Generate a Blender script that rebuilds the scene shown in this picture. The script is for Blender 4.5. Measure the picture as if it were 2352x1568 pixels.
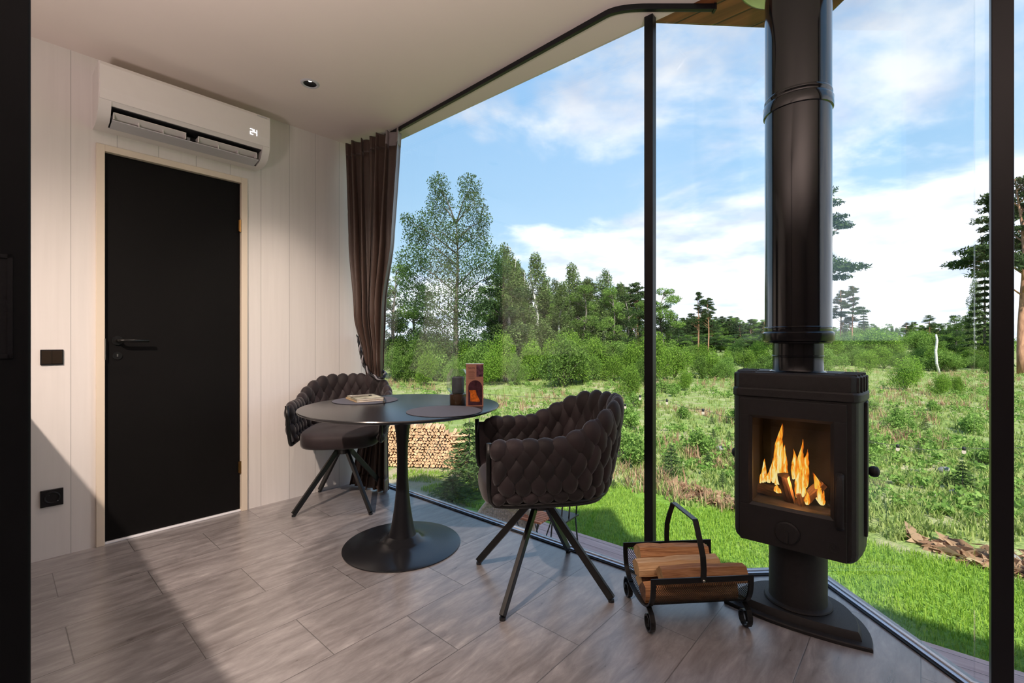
import bpy, math, random
import numpy as np
from mathutils import Vector, Matrix
for o in list(bpy.data.objects): bpy.data.objects.remove(o)
SC = bpy.context.scene
COL = SC.collection
PI = math.pi
F = 1058.6; H = 1.05                       # focal length in pixels of the 2352 wide frame, camera height
# ------------------------------------------------------------------ camera
cam = bpy.data.cameras.new('camera'); cam.sensor_width = 36; cam.lens = F/2352*36
cam.clip_start = .02; cam.clip_end = 900
co = bpy.data.objects.new('camera', cam); COL.objects.link(co)
co.location = (0, 0, H); co.rotation_euler = (PI/2, 0, 0); SC.camera = co
# ------------------------------------------------------------------ view + world
SC.view_settings.view_transform = 'Standard'; SC.view_settings.look = 'None'
SC.view_settings.gamma = 1; SC.view_settings.use_curve_mapping = False
SC.view_settings.exposure = 0.45
SC.cycles.max_bounces = 10; SC.cycles.transparent_max_bounces = 24
SC.cycles.diffuse_bounces = 5; SC.cycles.glossy_bounces = 4
SC.cycles.sample_clamp_indirect = 4.0; SC.cycles.caustics_reflective = False; SC.cycles.caustics_refractive = False
SC.cycles.use_denoising = True

def nd(nt, kind, **kw):
    n = nt.nodes.new(kind)
    for k, v in kw.items():
        if k.startswith('_'): n.inputs[int(k[1:])].default_value = v
        else: setattr(n, k, v)
    return n
def lk(nt, a, b): nt.links.new(a, b)
def mth(nt, op, a, b=None, c=None):
    n = nt.nodes.new('ShaderNodeMath'); n.operation = op
    for i, x in enumerate((a, b, c)):
        if x is None: continue
        if isinstance(x, (int, float)): n.inputs[i].default_value = x
        else: nt.links.new(x, n.inputs[i])
    return n.outputs[0]
def ramp(nt, fac, stops, interp='LINEAR'):
    r = nt.nodes.new('ShaderNodeValToRGB'); r.color_ramp.interpolation = interp
    el = r.color_ramp.elements
    while len(el) < len(stops): el.new(.5)
    for e, (p, c) in zip(el, stops):
        e.position = p; e.color = (c[0], c[1], c[2], 1) if hasattr(c, '__len__') else (c, c, c, 1)
    if fac is not None: nt.links.new(fac, r.inputs[0])
    return r.outputs[0]
def mixc(nt, fac, a, b, mode='MIX'):
    n = nt.nodes.new('ShaderNodeMix'); n.data_type = 'RGBA'; n.blend_type = mode
    for i, x in ((0, fac), (6, a), (7, b)):
        if isinstance(x, (int, float)): n.inputs[i].default_value = x
        elif isinstance(x, (tuple, list)): n.inputs[i].default_value = (*x[:3], 1)
        else: nt.links.new(x, n.inputs[i])
    return n.outputs[2]

W = bpy.data.worlds.new('sky'); SC.world = W; W.use_nodes = True
nt = W.node_tree; nt.nodes.clear()
tc = nd(nt, 'ShaderNodeTexCoord'); sp = nd(nt, 'ShaderNodeSeparateXYZ'); lk(nt, tc.outputs['Generated'], sp.inputs[0])
zz = mth(nt, 'MAXIMUM', sp.outputs[2], 0.0)
base = ramp(nt, zz, [(0, (.50, .60, .68)), (.12, (.38, .53, .66)), (.30, (.27, .43, .61)), (.6, (.18, .34, .58)), (1, (.12, .26, .5))])
inv = mth(nt, 'DIVIDE', 1.0, mth(nt, 'ADD', zz, .16))
cx = nd(nt, 'ShaderNodeCombineXYZ'); lk(nt, mth(nt, 'MULTIPLY', sp.outputs[0], inv), cx.inputs[0]); lk(nt, mth(nt, 'MULTIPLY', sp.outputs[1], inv), cx.inputs[1])
cx.inputs[2].default_value = 3.7
no = nd(nt, 'ShaderNodeTexNoise'); no.inputs['Scale'].default_value = 1.15; no.inputs['Detail'].default_value = 9; no.inputs['Roughness'].default_value = .58; no.inputs['Distortion'].default_value = .25
lk(nt, cx.outputs[0], no.inputs[0])
# more cloud towards +x and near the horizon
bias = mth(nt, 'ADD', mth(nt, 'MULTIPLY', sp.outputs[0], .16), mth(nt, 'MULTIPLY', mth(nt, 'SUBTRACT', 1.0, mth(nt, 'MINIMUM', mth(nt, 'MULTIPLY', zz, 3.2), 1.0)), .24))
cl = mth(nt, 'ADD', no.outputs[0], bias)
cm = ramp(nt, cl, [(.515, 0), (.69, 1)], 'EASE')
no2 = nd(nt, 'ShaderNodeTexNoise'); no2.inputs['Scale'].default_value = 3.1; no2.inputs['Detail'].default_value = 6; lk(nt, cx.outputs[0], no2.inputs[0])
cc = ramp(nt, no2.outputs[0], [(.32, (.60, .67, .86)), (.60, (1.0, 1.02, 1.08))])
hot = ramp(nt, zz, [(.05, .92), (.30, .72), (.55, .52), (1, .5)])
skyc = mixc(nt, cm, base, mixc(nt, 1.0, cc, hot, 'MULTIPLY'))
gz = ramp(nt, sp.outputs[2], [(0, 0), (.001, 1)])
bg = nd(nt, 'ShaderNodeBackground'); lk(nt, mixc(nt, gz, (.10, .14, .06), skyc), bg.inputs[0]); bg.inputs[1].default_value = 1.32
wo = nd(nt, 'ShaderNodeOutputWorld'); lk(nt, bg.outputs[0], wo.inputs[0])
# sun stands high behind the house, so no direct beam enters the room
D1 = Vector((.6655, .7463, 0)); D2 = Vector((-.7463, .6656, 0)); TH = math.atan2(.7463, .6655)
sun = bpy.data.lights.new('sun', 'SUN'); sun.energy = 6.2; sun.color = (1, .95, .86); sun.angle = .02
so = bpy.data.objects.new('sun', sun); COL.objects.link(so); so.location = (0, -6, 12)
sd = (-D1*.70 - D2*.70).normalized()*math.cos(math.radians(47)) + Vector((0, 0, math.sin(math.radians(47))))
so.rotation_euler = sd.to_track_quat('Z', 'Y').to_euler()
# warm room light from the ceiling behind the camera
def area(name, loc, size, power, col, rot=(0, 0, 0), shape='DISK'):
    l = bpy.data.lights.new(name, 'AREA'); l.shape = shape; l.size = size; l.energy = power; l.color = col
    o = bpy.data.objects.new(name, l); COL.objects.link(o); o.location = loc; o.rotation_euler = rot
    return o
WARM = (1, .82, .70)
CEIL = 2.495
LAMP2 = (-1.41, .11, CEIL-.02)
LAMP1 = (-1.132, 2.583, CEIL-.012)
def spot(name, loc, power, col, size, blend, r=.03):
    l = bpy.data.lights.new(name, 'SPOT'); l.energy = power; l.color = col; l.spot_size = math.radians(size); l.spot_blend = blend; l.shadow_soft_size = r
    o = bpy.data.objects.new(name, l); COL.objects.link(o); o.location = loc
    return o
lc = spot('lamp_unseen', LAMP2, 250, WARM, 84, .9)
lc.rotation_euler = (Vector(LAMP2)-Vector((-1.5, 2.25, 0))).to_track_quat('Z', 'Y').to_euler()
spot('lamp_table', LAMP1, 40, WARM, 88, .9)
for p_, e_ in (((-1.3, .15, .95), 120), ((.45, -.6, .95), 185)):      # two added fixtureless fills wash the ceiling, one each side of the black door
    lr = spot('fill_uplight', p_, e_, (1, .84, .80), 156, .9, .15); lr.rotation_euler = (PI, 0, 0)

# ------------------------------------------------------------------ helpers
def R(u, v, z=0): return Vector((.6655*u-.7463*v, .7463*u+.6656*v, z))
def fl(px, py, z=0.0):
    d = F*(H-z)/(py-784); return Vector(((px-1176)/F*d, d, z))
def at(px, py, d): return Vector(((px-1176)/F*d, d, H-(py-784)/F*d))

class MB:
    def __init__(s): s.v = []; s.f = []; s.m = []
    def add(s, vs, fs, m=0):
        n = len(s.v); s.v += [tuple(v) for v in vs]
        for f in fs: s.f.append(tuple(i+n for i in f)); s.m.append(m)
        return s
    def box(s, x0, x1, y0, y1, z0, z1, m=0):
        v = [(x0,y0,z0),(x1,y0,z0),(x1,y1,z0),(x0,y1,z0),(x0,y0,z1),(x1,y0,z1),(x1,y1,z1),(x0,y1,z1)]
        return s.add(v, [(0,3,2,1),(4,5,6,7),(0,1,5,4),(1,2,6,5),(2,3,7,6),(3,0,4,7)], m)
    def prism(s, poly, z0, z1, m=0, z1poly=None):
        n = len(poly); q = z1poly or poly
        a = sum(poly[i][0]*poly[(i+1)%n][1]-poly[(i+1)%n][0]*poly[i][1] for i in range(n))
        if a < 0: poly = poly[::-1]; q = q[::-1]
        v = [(p[0],p[1],z0) for p in poly]+[(p[0],p[1],z1) for p in q]
        return s.add(v, [tuple(range(n))[::-1], tuple(range(n, 2*n))]+[(i,(i+1)%n,n+(i+1)%n,n+i) for i in range(n)], m)
    def stack(s, rings, m=0, cap=True, closed=True):
        n = len(rings[0]); v = [p for r in rings for p in r]; f = []
        for k in range(len(rings)-1):
            for i in range(n if closed else n-1):
                j = (i+1)%n; f.append((k*n+i, k*n+j, (k+1)*n+j, (k+1)*n+i))
        if cap: f += [tuple(range(n))[::-1], tuple(range((len(rings)-1)*n, len(rings)*n))]
        return s.add(v, f, m)
    def lathe(s, prof, n=48, c=(0,0), m=0, cap=True):
        return s.stack([[(c[0]+r*math.cos(2*PI*i/n), c[1]+r*math.sin(2*PI*i/n), z) for i in range(n)] for r, z in prof], m, cap)
    def sweep(s, path, sec, up=(0,0,1), m=0, cap=True, closed=False, scale=None):
        P = [Vector(p) for p in path]; tr = up is None; up = Vector((0, 0, 1)) if tr else Vector(up); rings = []; N = len(P); pa = None
        for i, p in enumerate(P):
            if closed: t = P[(i+1)%N]-P[i-1]
            else: t = P[min(i+1,N-1)]-P[max(i-1,0)]
            t.normalize(); a = t.cross(up)
            if tr: a = (pa-t*pa.dot(t)) if pa is not None else t.cross(Vector((0, 0, 1)) if abs(t.z) < .8 else Vector((0, 1, 0)))
            if a.length < 1e-4: a = t.cross(Vector((1,0,0)))
            a.normalize(); pa = a.copy(); b = a.cross(t).normalized(); k = scale[i] if scale else 1
            rings.append([p+a*x*k+b*y*k for x, y in sec])
        if closed: rings.append(rings[0])
        return s.stack(rings, m, cap and not closed)
    def tube(s, path, r, n=10, **k):
        k.setdefault('up', None)
        return s.sweep(path, [(r*math.cos(2*PI*i/n), r*math.sin(2*PI*i/n)) for i in range(n)][::-1], **k)
    def bar(s, path, w, h, **k): return s.sweep(path, [(-w/2,-h/2),(-w/2,h/2),(w/2,h/2),(w/2,-h/2)], **k)
    def ell(s, c, ax, ay, az, n=12, k=8, m=0, fn=None):
        c = Vector(c); rings = []
        for j in range(1, k):
            th = PI*j/k; r = math.sin(th); z = -math.cos(th); q = fn(z) if fn else 1
            rings.append([c+ax*(r*q*math.cos(2*PI*i/n))+ay*(r*math.sin(2*PI*i/n))+az*z for i in range(n)])
        v = [p for r_ in rings for p in r_]+[c-az, c+az]; f = []; b = (k-1)*n
        for a in range(k-2):
            for i in range(n): j = (i+1)%n; f.append((a*n+i, a*n+j, (a+1)*n+j, (a+1)*n+i))
        for i in range(n): j = (i+1)%n; f += [(b, j, i), (b+1, (k-2)*n+i, (k-2)*n+j)]
        return s.add(v, f, m)
    def sph(s, c, r, n=14, k=9, m=0): return s.ell(c, Vector((r,0,0)), Vector((0,r,0)), Vector((0,0,r)), n, k, m)
    def quads(s, A, m=0):          # numpy (n,4,3)
        n = len(s.v); k = len(A); s.v += [tuple(p) for p in A.reshape(-1, 3).tolist()]
        s.f += [(n+4*i, n+4*i+1, n+4*i+2, n+4*i+3) for i in range(k)]; s.m += [m]*k
        return s
    def build(s, name, mats, parent=None, smooth=False, bevel=0, subd=0, sharp=None, loc=None, rz=None):
        me = bpy.data.meshes.new(name); me.from_pydata(s.v, [], s.f)
        for x in (mats if isinstance(mats, (list, tuple)) else [mats]): me.materials.append(x)
        if any(s.m): me.polygons.foreach_set('material_index', s.m)
        if smooth: me.polygons.foreach_set('use_smooth', [True]*len(s.f))
        if smooth and sharp is not None: me.set_sharp_from_angle(angle=math.radians(sharp))
        me.validate(); me.update()
        o = bpy.data.objects.new(name, me); COL.objects.link(o)
        if parent: o.parent = parent
        if loc is not None: o.location = loc
        if rz is not None: o.rotation_euler.z = rz
        if bevel:
            b = o.modifiers.new('bevel', 'BEVEL'); b.width = bevel; b.segments = 2; b.limit_method = 'ANGLE'; b.angle_limit = math.radians(35)
        if subd:
            b = o.modifiers.new('subd', 'SUBSURF'); b.levels = subd; b.render_levels = subd
        return o
def tag(o, label=None, cat=None, group=None, kind=None):
    if label: o['label'] = label
    if cat: o['category'] = cat
    if group: o['group'] = group
    if kind: o['kind'] = kind
    return o
def thing(name, label, cat, loc=(0,0,0), rz=0, group=None, kind=None):
    o = bpy.data.objects.new(name, None); COL.objects.link(o); o.location = loc; o.rotation_euler.z = rz; o.empty_display_size = .1
    return tag(o, label, cat, group, kind)
def copy_tree(o, parent=None):
    c = o.copy(); COL.objects.link(c); c.parent = parent
    for ch in list(o.children): copy_tree(ch, c)
    return c

# ------------------------------------------------------------------ materials
def mat(name, col, rough=.5, metal=0, noise=0, nscale=20, bump=0, bscale=200, spec=.5, stretch=None, sheen=0, coat=0, trans=0):
    m = bpy.data.materials.new(name); m.use_nodes = True; nt = m.node_tree; b = nt.nodes['Principled BSDF']
    b.inputs['Base Color'].default_value = (*col, 1); b.inputs['Roughness'].default_value = rough; b.inputs['Metallic'].default_value = metal
    b.inputs['Specular IOR Level'].default_value = spec
    if sheen: b.inputs['Sheen Weight'].default_value = sheen; b.inputs['Sheen Roughness'].default_value = .4
    if coat: b.inputs['Coat Weight'].default_value = coat; b.inputs['Coat Roughness'].default_value = .1
    if noise or bump:
        tc = nd(nt, 'ShaderNodeTexCoord'); src = tc.outputs['Object']
        if stretch:
            mp = nd(nt, 'ShaderNodeMapping'); mp.inputs['Scale'].default_value = stretch; lk(nt, src, mp.inputs[0]); src = mp.outputs[0]
    if noise:
        n = nd(nt, 'ShaderNodeTexNoise'); n.inputs['Scale'].default_value = nscale; n.inputs['Detail'].default_value = 6; lk(nt, src, n.inputs[0])
        c = ramp(nt, n.outputs[0], [(.3, [x*(1-noise) for x in col]), (.7, [min(1, x*(1+noise)) for x in col])])
        lk(nt, c, b.inputs['Base Color'])
    if bump:
        n = nd(nt, 'ShaderNodeTexNoise'); n.inputs['Scale'].default_value = bscale; n.inputs['Detail'].default_value = 3; lk(nt, src, n.inputs[0])
        bp = nd(nt, 'ShaderNodeBump'); bp.inputs['Strength'].default_value = bump; bp.inputs['Distance'].default_value = .003; lk(nt, n.outputs[0], bp.inputs['Height']); lk(nt, bp.outputs[0], b.inputs['Normal'])
    return m
def emit(name, col, s):
    m = bpy.data.materials.new(name); m.use_nodes = True; nt = m.node_tree; nt.nodes.clear()
    e = nd(nt, 'ShaderNodeEmission'); e.inputs[0].default_value = (*col, 1); e.inputs[1].default_value = s
    o = nd(nt, 'ShaderNodeOutputMaterial'); lk(nt, e.outputs[0], o.inputs[0]); return m
def glass(name, tint=(1,1,1), ior=1.5, rough=0.0):
    m = bpy.data.materials.new(name); m.use_nodes = True; nt = m.node_tree; nt.nodes.clear()
    fr = nd(nt, 'ShaderNodeFresnel'); gm = nd(nt, 'ShaderNodeNewGeometry')
    lk(nt, mth(nt, 'ADD', ior, mth(nt, 'MULTIPLY', gm.outputs['Backfacing'], 1/ior-ior)), fr.inputs[0])
    t = nd(nt, 'ShaderNodeBsdfTransparent'); t.inputs[0].default_value = (*tint, 1)
    g = nd(nt, 'ShaderNodeBsdfAnisotropic'); g.inputs['Roughness'].default_value = rough
    mx = nd(nt, 'ShaderNodeMixShader'); lk(nt, fr.outputs[0], mx.inputs[0]); lk(nt, t.outputs[0], mx.inputs[1]); lk(nt, g.outputs[0], mx.inputs[2])
    o = nd(nt, 'ShaderNodeOutputMaterial'); lk(nt, mx.outputs[0], o.inputs[0]); return m
M = {}
M['black'] = mat('black_paint', (.006, .006, .008), .38, bump=.05, spec=.35)
M['black_metal'] = mat('black_metal', (.006, .006, .006), .32, bump=.12, bscale=400, spec=.4)
M['iron'] = mat('cast_iron', (.017, .016, .017), .55, noise=.15, nscale=60, bump=.35, bscale=600, spec=.35)
M['enamel'] = mat('black_enamel', (.008, .008, .010), .18, 0, spec=.4)
M['steel'] = mat('brushed_steel', (.62, .61, .58), .22, 1, noise=.05, stretch=(1, 1, 40))
M['alu'] = mat('aluminium', (.50, .53, .62), .33, .9, noise=.04)
M['alu_white'] = mat('white_seal', (.85, .86, .9), .3)
M['brass'] = mat('brass', (.32, .19, .07), .4, 1, noise=.05)
M['ceiling'] = mat('warm_ceiling_paint', (.80, .71, .66), .85, noise=.012, nscale=3)
M['plaster'] = mat('dark_taupe_paint', (.20, .17, .15), .8, noise=.03)
M['trimwood'] = mat('cream_trim', (.78, .68, .55), .5, noise=.04, nscale=8, stretch=(1, 1, .1))
M['plastic'] = mat('white_plastic', (.80, .76, .74), .28, noise=.01)
M['plastic_grey'] = mat('grey_plastic', (.55, .55, .58), .35, noise=.02)
M['velvet'] = mat('mauve_brown_velvet', (.0215, .0145, .016), .6, noise=.3, nscale=9, bump=.25, bscale=700, sheen=.30, spec=.3)
nt = M['velvet'].node_tree; b = nt.nodes['Principled BSDF']; old = b.inputs['Base Color'].links[0].from_socket
gm = nd(nt, 'ShaderNodeNewGeometry'); lk(nt, mixc(nt, 1.0, old, ramp(nt, gm.outputs['Random Per Island'], [(0, .62), (1, 1.45)]), 'MULTIPLY'), b.inputs['Base Color'])  # tone per pad paints in the velvet's changing sheen
M['mat'] = mat('woven_grey_mat', (.085, .085, .105), .75, noise=.12, nscale=300, bump=.5, bscale=900)
M['paper'] = mat('paper', (.80, .77, .70), .8, noise=.06, nscale=60)
M['glass'] = glass('window_glass', (.965, .985, .985), 1.5)
M['glass_thin'] = glass('clear_glass', (.93, .95, .95), 1.5)
M['glass_stove'] = glass('stove_glass', (.85, .82, .8), 1.5)
M['rubber'] = mat('black_rubber', (.01, .01, .012), .6, noise=.1)
M['candle'] = mat('charcoal_wax', (.06, .06, .07), .6, noise=.2, nscale=30)
M['amber'] = mat('dark_amber_glass', (.035, .018, .008), .08, coat=.4)
M['white'] = mat('white_card', (.85, .83, .8), .5, noise=.02)

# floor: vinyl tiles .294 x .585 in half bond
def floor_mat():
    m = bpy.data.materials.new('taupe_stone_tiles'); m.use_nodes = True; nt = m.node_tree; b = nt.nodes['Principled BSDF']
    tc = nd(nt, 'ShaderNodeTexCoord'); s = nd(nt, 'ShaderNodeSeparateXYZ'); lk(nt, tc.outputs['Object'], s.inputs[0])
    U, V = s.outputs[0], s.outputs[1]
    rv = mth(nt, 'DIVIDE', mth(nt, 'SUBTRACT', V, 1.475-29.4), .294)
    row = mth(nt, 'FLOOR', rv); par = mth(nt, 'MODULO', row, 2.0)
    ru = mth(nt, 'DIVIDE', mth(nt, 'ADD', mth(nt, 'SUBTRACT', U, 1.342-58.5), mth(nt, 'MULTIPLY', par, .2925)), .585)
    colm = mth(nt, 'FLOOR', ru)
    fu = mth(nt, 'SUBTRACT', ru, colm); fv = mth(nt, 'SUBTRACT', rv, row)
    eu = mth(nt, 'MULTIPLY', mth(nt, 'MINIMUM', fu, mth(nt, 'SUBTRACT', 1.0, fu)), .585)
    ev = mth(nt, 'MULTIPLY', mth(nt, 'MINIMUM', fv, mth(nt, 'SUBTRACT', 1.0, fv)), .294)
    e = mth(nt, 'MINIMUM', eu, ev)
    gr = ramp(nt, mth(nt, 'MULTIPLY', e, 100.0), [(.10, 1), (.20, 0)])
    c3 = nd(nt, 'ShaderNodeCombineXYZ'); lk(nt, row, c3.inputs[0]); lk(nt, colm, c3.inputs[1])
    wn = nd(nt, 'ShaderNodeTexWhiteNoise'); wn.noise_dimensions = '3D'; lk(nt, c3.outputs[0], wn.inputs[0])
    off = nd(nt, 'ShaderNodeVectorMath'); off.operation = 'MULTIPLY_ADD'; lk(nt, wn.outputs['Color'], off.inputs[0]); off.inputs[1].default_value = (7, 7, 7); lk(nt, tc.outputs['Object'], off.inputs[2])
    mp = nd(nt, 'ShaderNodeMapping'); mp.inputs['Scale'].default_value = (1.9, 7.5, 1); mp.inputs['Rotation'].default_value = (0, 0, .12); lk(nt, off.outputs[0], mp.inputs[0])
    n1 = nd(nt, 'ShaderNodeTexNoise'); n1.inputs['Scale'].default_value = 3; n1.inputs['Detail'].default_value = 10; n1.inputs['Roughness'].default_value = .68; n1.inputs['Distortion'].default_value = .35; lk(nt, mp.outputs[0], n1.inputs[0])
    col = ramp(nt, n1.outputs[0], [(.27, (.15, .130, .125)), (.45, (.24, .220, .217)), (.58, (.315, .292, .288)), (.68, (.39, .365, .358)), (.78, (.55, .52, .51))])
    tone = ramp(nt, wn.outputs['Value'], [(0, .90), (1, 1.05)])
    col = mixc(nt, 1.0, col, tone, 'MULTIPLY')
    col = mixc(nt, mth(nt, 'MULTIPLY', gr, .62), col, (.03, .026, .024))
    lk(nt, col, b.inputs['Base Color'])
    lk(nt, ramp(nt, n1.outputs[0], [(.3, .27), (.75, .42)]), b.inputs['Roughness']); b.inputs['Specular IOR Level'].default_value = .9; b.inputs['Coat Weight'].default_value = .45; b.inputs['Coat Roughness'].default_value = .24
    hgt = mth(nt, 'SUBTRACT', mth(nt, 'MULTIPLY', n1.outputs[0], .25), gr)
    bp = nd(nt, 'ShaderNodeBump'); bp.inputs['Strength'].default_value = .5; bp.inputs['Distance'].default_value = .0012; lk(nt, hgt, bp.inputs['Height']); lk(nt, bp.outputs[0], b.inputs['Normal'])
    return m
M['floor'] = floor_mat()
def board_mat(name, c1, c2, pitch, start, gw=.0025, axis=0, rough=.55, dark=.25, strength=.6, grain=(14, 14, .6)):
    m = bpy.data.materials.new(name); m.use_nodes = True; nt = m.node_tree; b = nt.nodes['Principled BSDF']
    tc = nd(nt, 'ShaderNodeTexCoord'); s = nd(nt, 'ShaderNodeSeparateXYZ'); lk(nt, tc.outputs['Object'], s.inputs[0])
    r = mth(nt, 'DIVIDE', mth(nt, 'SUBTRACT', s.outputs[axis], start-100*pitch), pitch); k = mth(nt, 'FLOOR', r)
    fr = mth(nt, 'SUBTRACT', r, k); e = mth(nt, 'MULTIPLY', mth(nt, 'MINIMUM', fr, mth(nt, 'SUBTRACT', 1.0, fr)), pitch*100)
    g = ramp(nt, e, [(gw*50, 1), (gw*90, 0)])
    wn = nd(nt, 'ShaderNodeTexWhiteNoise'); wn.noise_dimensions = '1D'; lk(nt, k, wn.inputs['W'])
    off = nd(nt, 'ShaderNodeVectorMath'); off.operation = 'MULTIPLY_ADD'; lk(nt, wn.outputs['Color'], off.inputs[0]); off.inputs[1].default_value = (9, 9, 9); lk(nt, tc.outputs['Object'], off.inputs[2])
    mp = nd(nt, 'ShaderNodeMapping'); mp.inputs['Scale'].default_value = grain; lk(nt, off.outputs[0], mp.inputs[0])
    n1 = nd(nt, 'ShaderNodeTexNoise'); n1.inputs['Scale'].default_value = 3; n1.inputs['Detail'].default_value = 8; n1.inputs['Distortion'].default_value = .6; lk(nt, mp.outputs[0], n1.inputs[0])
    col = ramp(nt, n1.outputs[0], [(.3, c1), (.7, c2)])
    col = mixc(nt, 1.0, col, ramp(nt, wn.outputs['Value'], [(0, .97), (1, 1.02)]), 'MULTIPLY')
    col = mixc(nt, mth(nt, 'MULTIPLY', g, 1-dark), col, tuple(x*.25 for x in c1))
    lk(nt, col, b.inputs['Base Color']); b.inputs['Roughness'].default_value = rough
    bp = nd(nt, 'ShaderNodeBump'); bp.inputs['Strength'].default_value = strength; bp.inputs['Distance'].default_value = .002
    lk(nt, mth(nt, 'SUBTRACT', mth(nt, 'MULTIPLY', n1.outputs[0], .08), g), bp.inputs['Height']); lk(nt, bp.outputs[0], b.inputs['Normal'])
    return m
M['boards'] = board_mat('white_wall_boards', (.77, .735, .705), (.81, .775, .745), .1762, .250, gw=.0018, dark=.45, strength=.35)
M['wood_ceiling'] = board_mat('oiled_brown_boards', (.14, .046, .018), (.29, .105, .040), .127, 1.90+.03, gw=.006, dark=.0, rough=.45, grain=(10, .8, 10))
M['dark_cup'] = mat('dark_reflector', (.006, .006, .006), .7, noise=.1, spec=.05)
M['deck'] = board_mat('pinkish_deck_boards', (.50, .29, .25), (.70, .44, .38), .12, 0, gw=.006, dark=.3, rough=.7, grain=(10, .8, 10))
M['panel'] = mat('matt_black_panel', (.005, .005, .006), .6, noise=.1, spec=.12)
def wood_mat(name, c1, c2, grain=(1, 16, 16), scale=3, rough=.7, bump=.4):
    m = mat(name, c1, rough); nt = m.node_tree; b = nt.nodes['Principled BSDF']
    tc = nd(nt, 'ShaderNodeTexCoord'); mp = nd(nt, 'ShaderNodeMapping'); mp.inputs['Scale'].default_value = grain; lk(nt, tc.outputs['Object'], mp.inputs[0])
    oi = nd(nt, 'ShaderNodeObjectInfo'); va = nd(nt, 'ShaderNodeVectorMath'); va.operation = 'ADD'; lk(nt, mp.outputs[0], va.inputs[0])
    sc = mth(nt, 'MULTIPLY', oi.outputs['Random'], 50.0); cb = nd(nt, 'ShaderNodeCombineXYZ'); lk(nt, sc, cb.inputs[1]); lk(nt, cb.outputs[0], va.inputs[1])
    n = nd(nt, 'ShaderNodeTexNoise'); n.inputs['Scale'].default_value = scale; n.inputs['Detail'].default_value = 8; n.inputs['Distortion'].default_value = .8; lk(nt, va.outputs[0], n.inputs[0])
    c = ramp(nt, n.outputs[0], [(.28, c1), (.72, c2)])
    c = mixc(nt, 1.0, c, ramp(nt, oi.outputs['Random'], [(0, .72), (1, 1.12)]), 'MULTIPLY')
    lk(nt, c, b.inputs['Base Color'])
    bp = nd(nt, 'ShaderNodeBump'); bp.inputs['Strength'].default_value = bump; bp.inputs['Distance'].default_value = .004; lk(nt, n.outputs[0], bp.inputs['Height']); lk(nt, bp.outputs[0], b.inputs['Normal'])
    return m
M['split'] = wood_mat('split_wood', (.26, .095, .030), (.62, .32, .14), (2.5, 45, 45), bump=.9)
M['split_pale'] = wood_mat('pale_split_wood', (.55, .30, .13), (.80, .55, .30), (2.5, 45, 45), bump=.8)
M['endgrain'] = wood_mat('end_grain', (.42, .24, .10), (.66, .44, .22), (60, 10, 10))
M['bark'] = wood_mat('bark', (.035, .018, .012), (.22, .11, .06), (12, 30, 30), bump=1)
M['pilewood'] = wood_mat('seasoned_log', (.46, .25, .13), (.80, .52, .30), (8, 8, 8))
M['charred'] = wood_mat('charred_log', (.02, .015, .012), (.30, .17, .09), (4, 20, 20))
M['wicker'] = mat('pale_wicker', (.62, .50, .38), .7, noise=.25, nscale=50)
M['orange'] = wood_mat('orange_slats', (.50, .14, .06), (.68, .24, .11), (2, 20, 20))
# ================================================================== ROOM SHELL
WV = 3.157                                          # door wall plane in room coordinates (u along the wall, v towards it)
def uv(p): return (p[0]*.6655+p[1]*.7463, -p[0]*.7463+p[1]*.6656)
FA = Vector((-.792, 3.226)); FD = Vector((.7624, -.647)).normalized(); FN = Vector((-FD.y, FD.x))
if FN.dot(Vector((1, 1))) < 0: FN = -FN
def fac(t, off=0): p = FA+FD*t+FN*off; return (p.x, p.y)      # point on the facade line
def isect(p, d, q, e):
    p, d, q, e = map(Vector, (p, d, q, e)); den = d.x*e.y-d.y*e.x; t = ((q.x-p.x)*e.y-(q.y-p.y)*e.x)/den
    return p+d*t
wl = R(0, WV); P0 = isect((wl.x, wl.y), (.6655, .7463), FA, FD)
P1 = Vector((.613, 2.033)); P2 = Vector((1.345, 2.078)); P3 = isect((1.37, 1.4), (-.025, .579), FA, FD)
VB = -3.0; UB = -2.6
q = R(0, VB); P4 = isect((q.x, q.y), (.6655, .7463), FA, FD)
q = R(UB, VB); P5 = Vector((q.x, q.y)); q = R(UB, WV); P6 = Vector((q.x, q.y))
G = .045                                            # glass stands this far outside the inner track edge
def offs(p, q, d):
    t = (q-p).normalized(); n = Vector((t.y, -t.x)); return n*d
def grow(pts, d, closed=False):                     # offset an open chain to its outside (left of travel)
    out = []
    for i, p in enumerate(pts):
        ns = []
        if i > 0: t = (p-pts[i-1]).normalized(); ns.append(Vector((-t.y, t.x)))
        if i < len(pts)-1: t = (pts[i+1]-p).normalized(); ns.append(Vector((-t.y, t.x)))
        if len(ns) == 1: out.append(p+ns[0]*d)
        else:
            b = (ns[0]+ns[1]).normalized(); out.append(p+b*(d/max(.3, b.dot(ns[0]))))
    return out
CH = [P0, P1, P2, P3, P4]
def luv(p): a = uv(p); return (a[0], a[1])
# floor and its slab, in room coordinates
gl = grow(CH, G+.03)
poly = [luv(p) for p in gl]+[(UB-.1, VB-.1), (UB-.1, WV+.12), (luv(P0)[0]+.05, WV+.12)]
tag(MB().prism(poly, -.25, 0).build('floor', M['floor'], rz=TH), kind='structure')
core = [luv(p) for p in CH]+[(UB, VB), (UB, WV)]
tag(MB().prism(core, -1.05, -.25).build('wall_foundation', M['rubber'], rz=TH), kind='structure')
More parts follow.
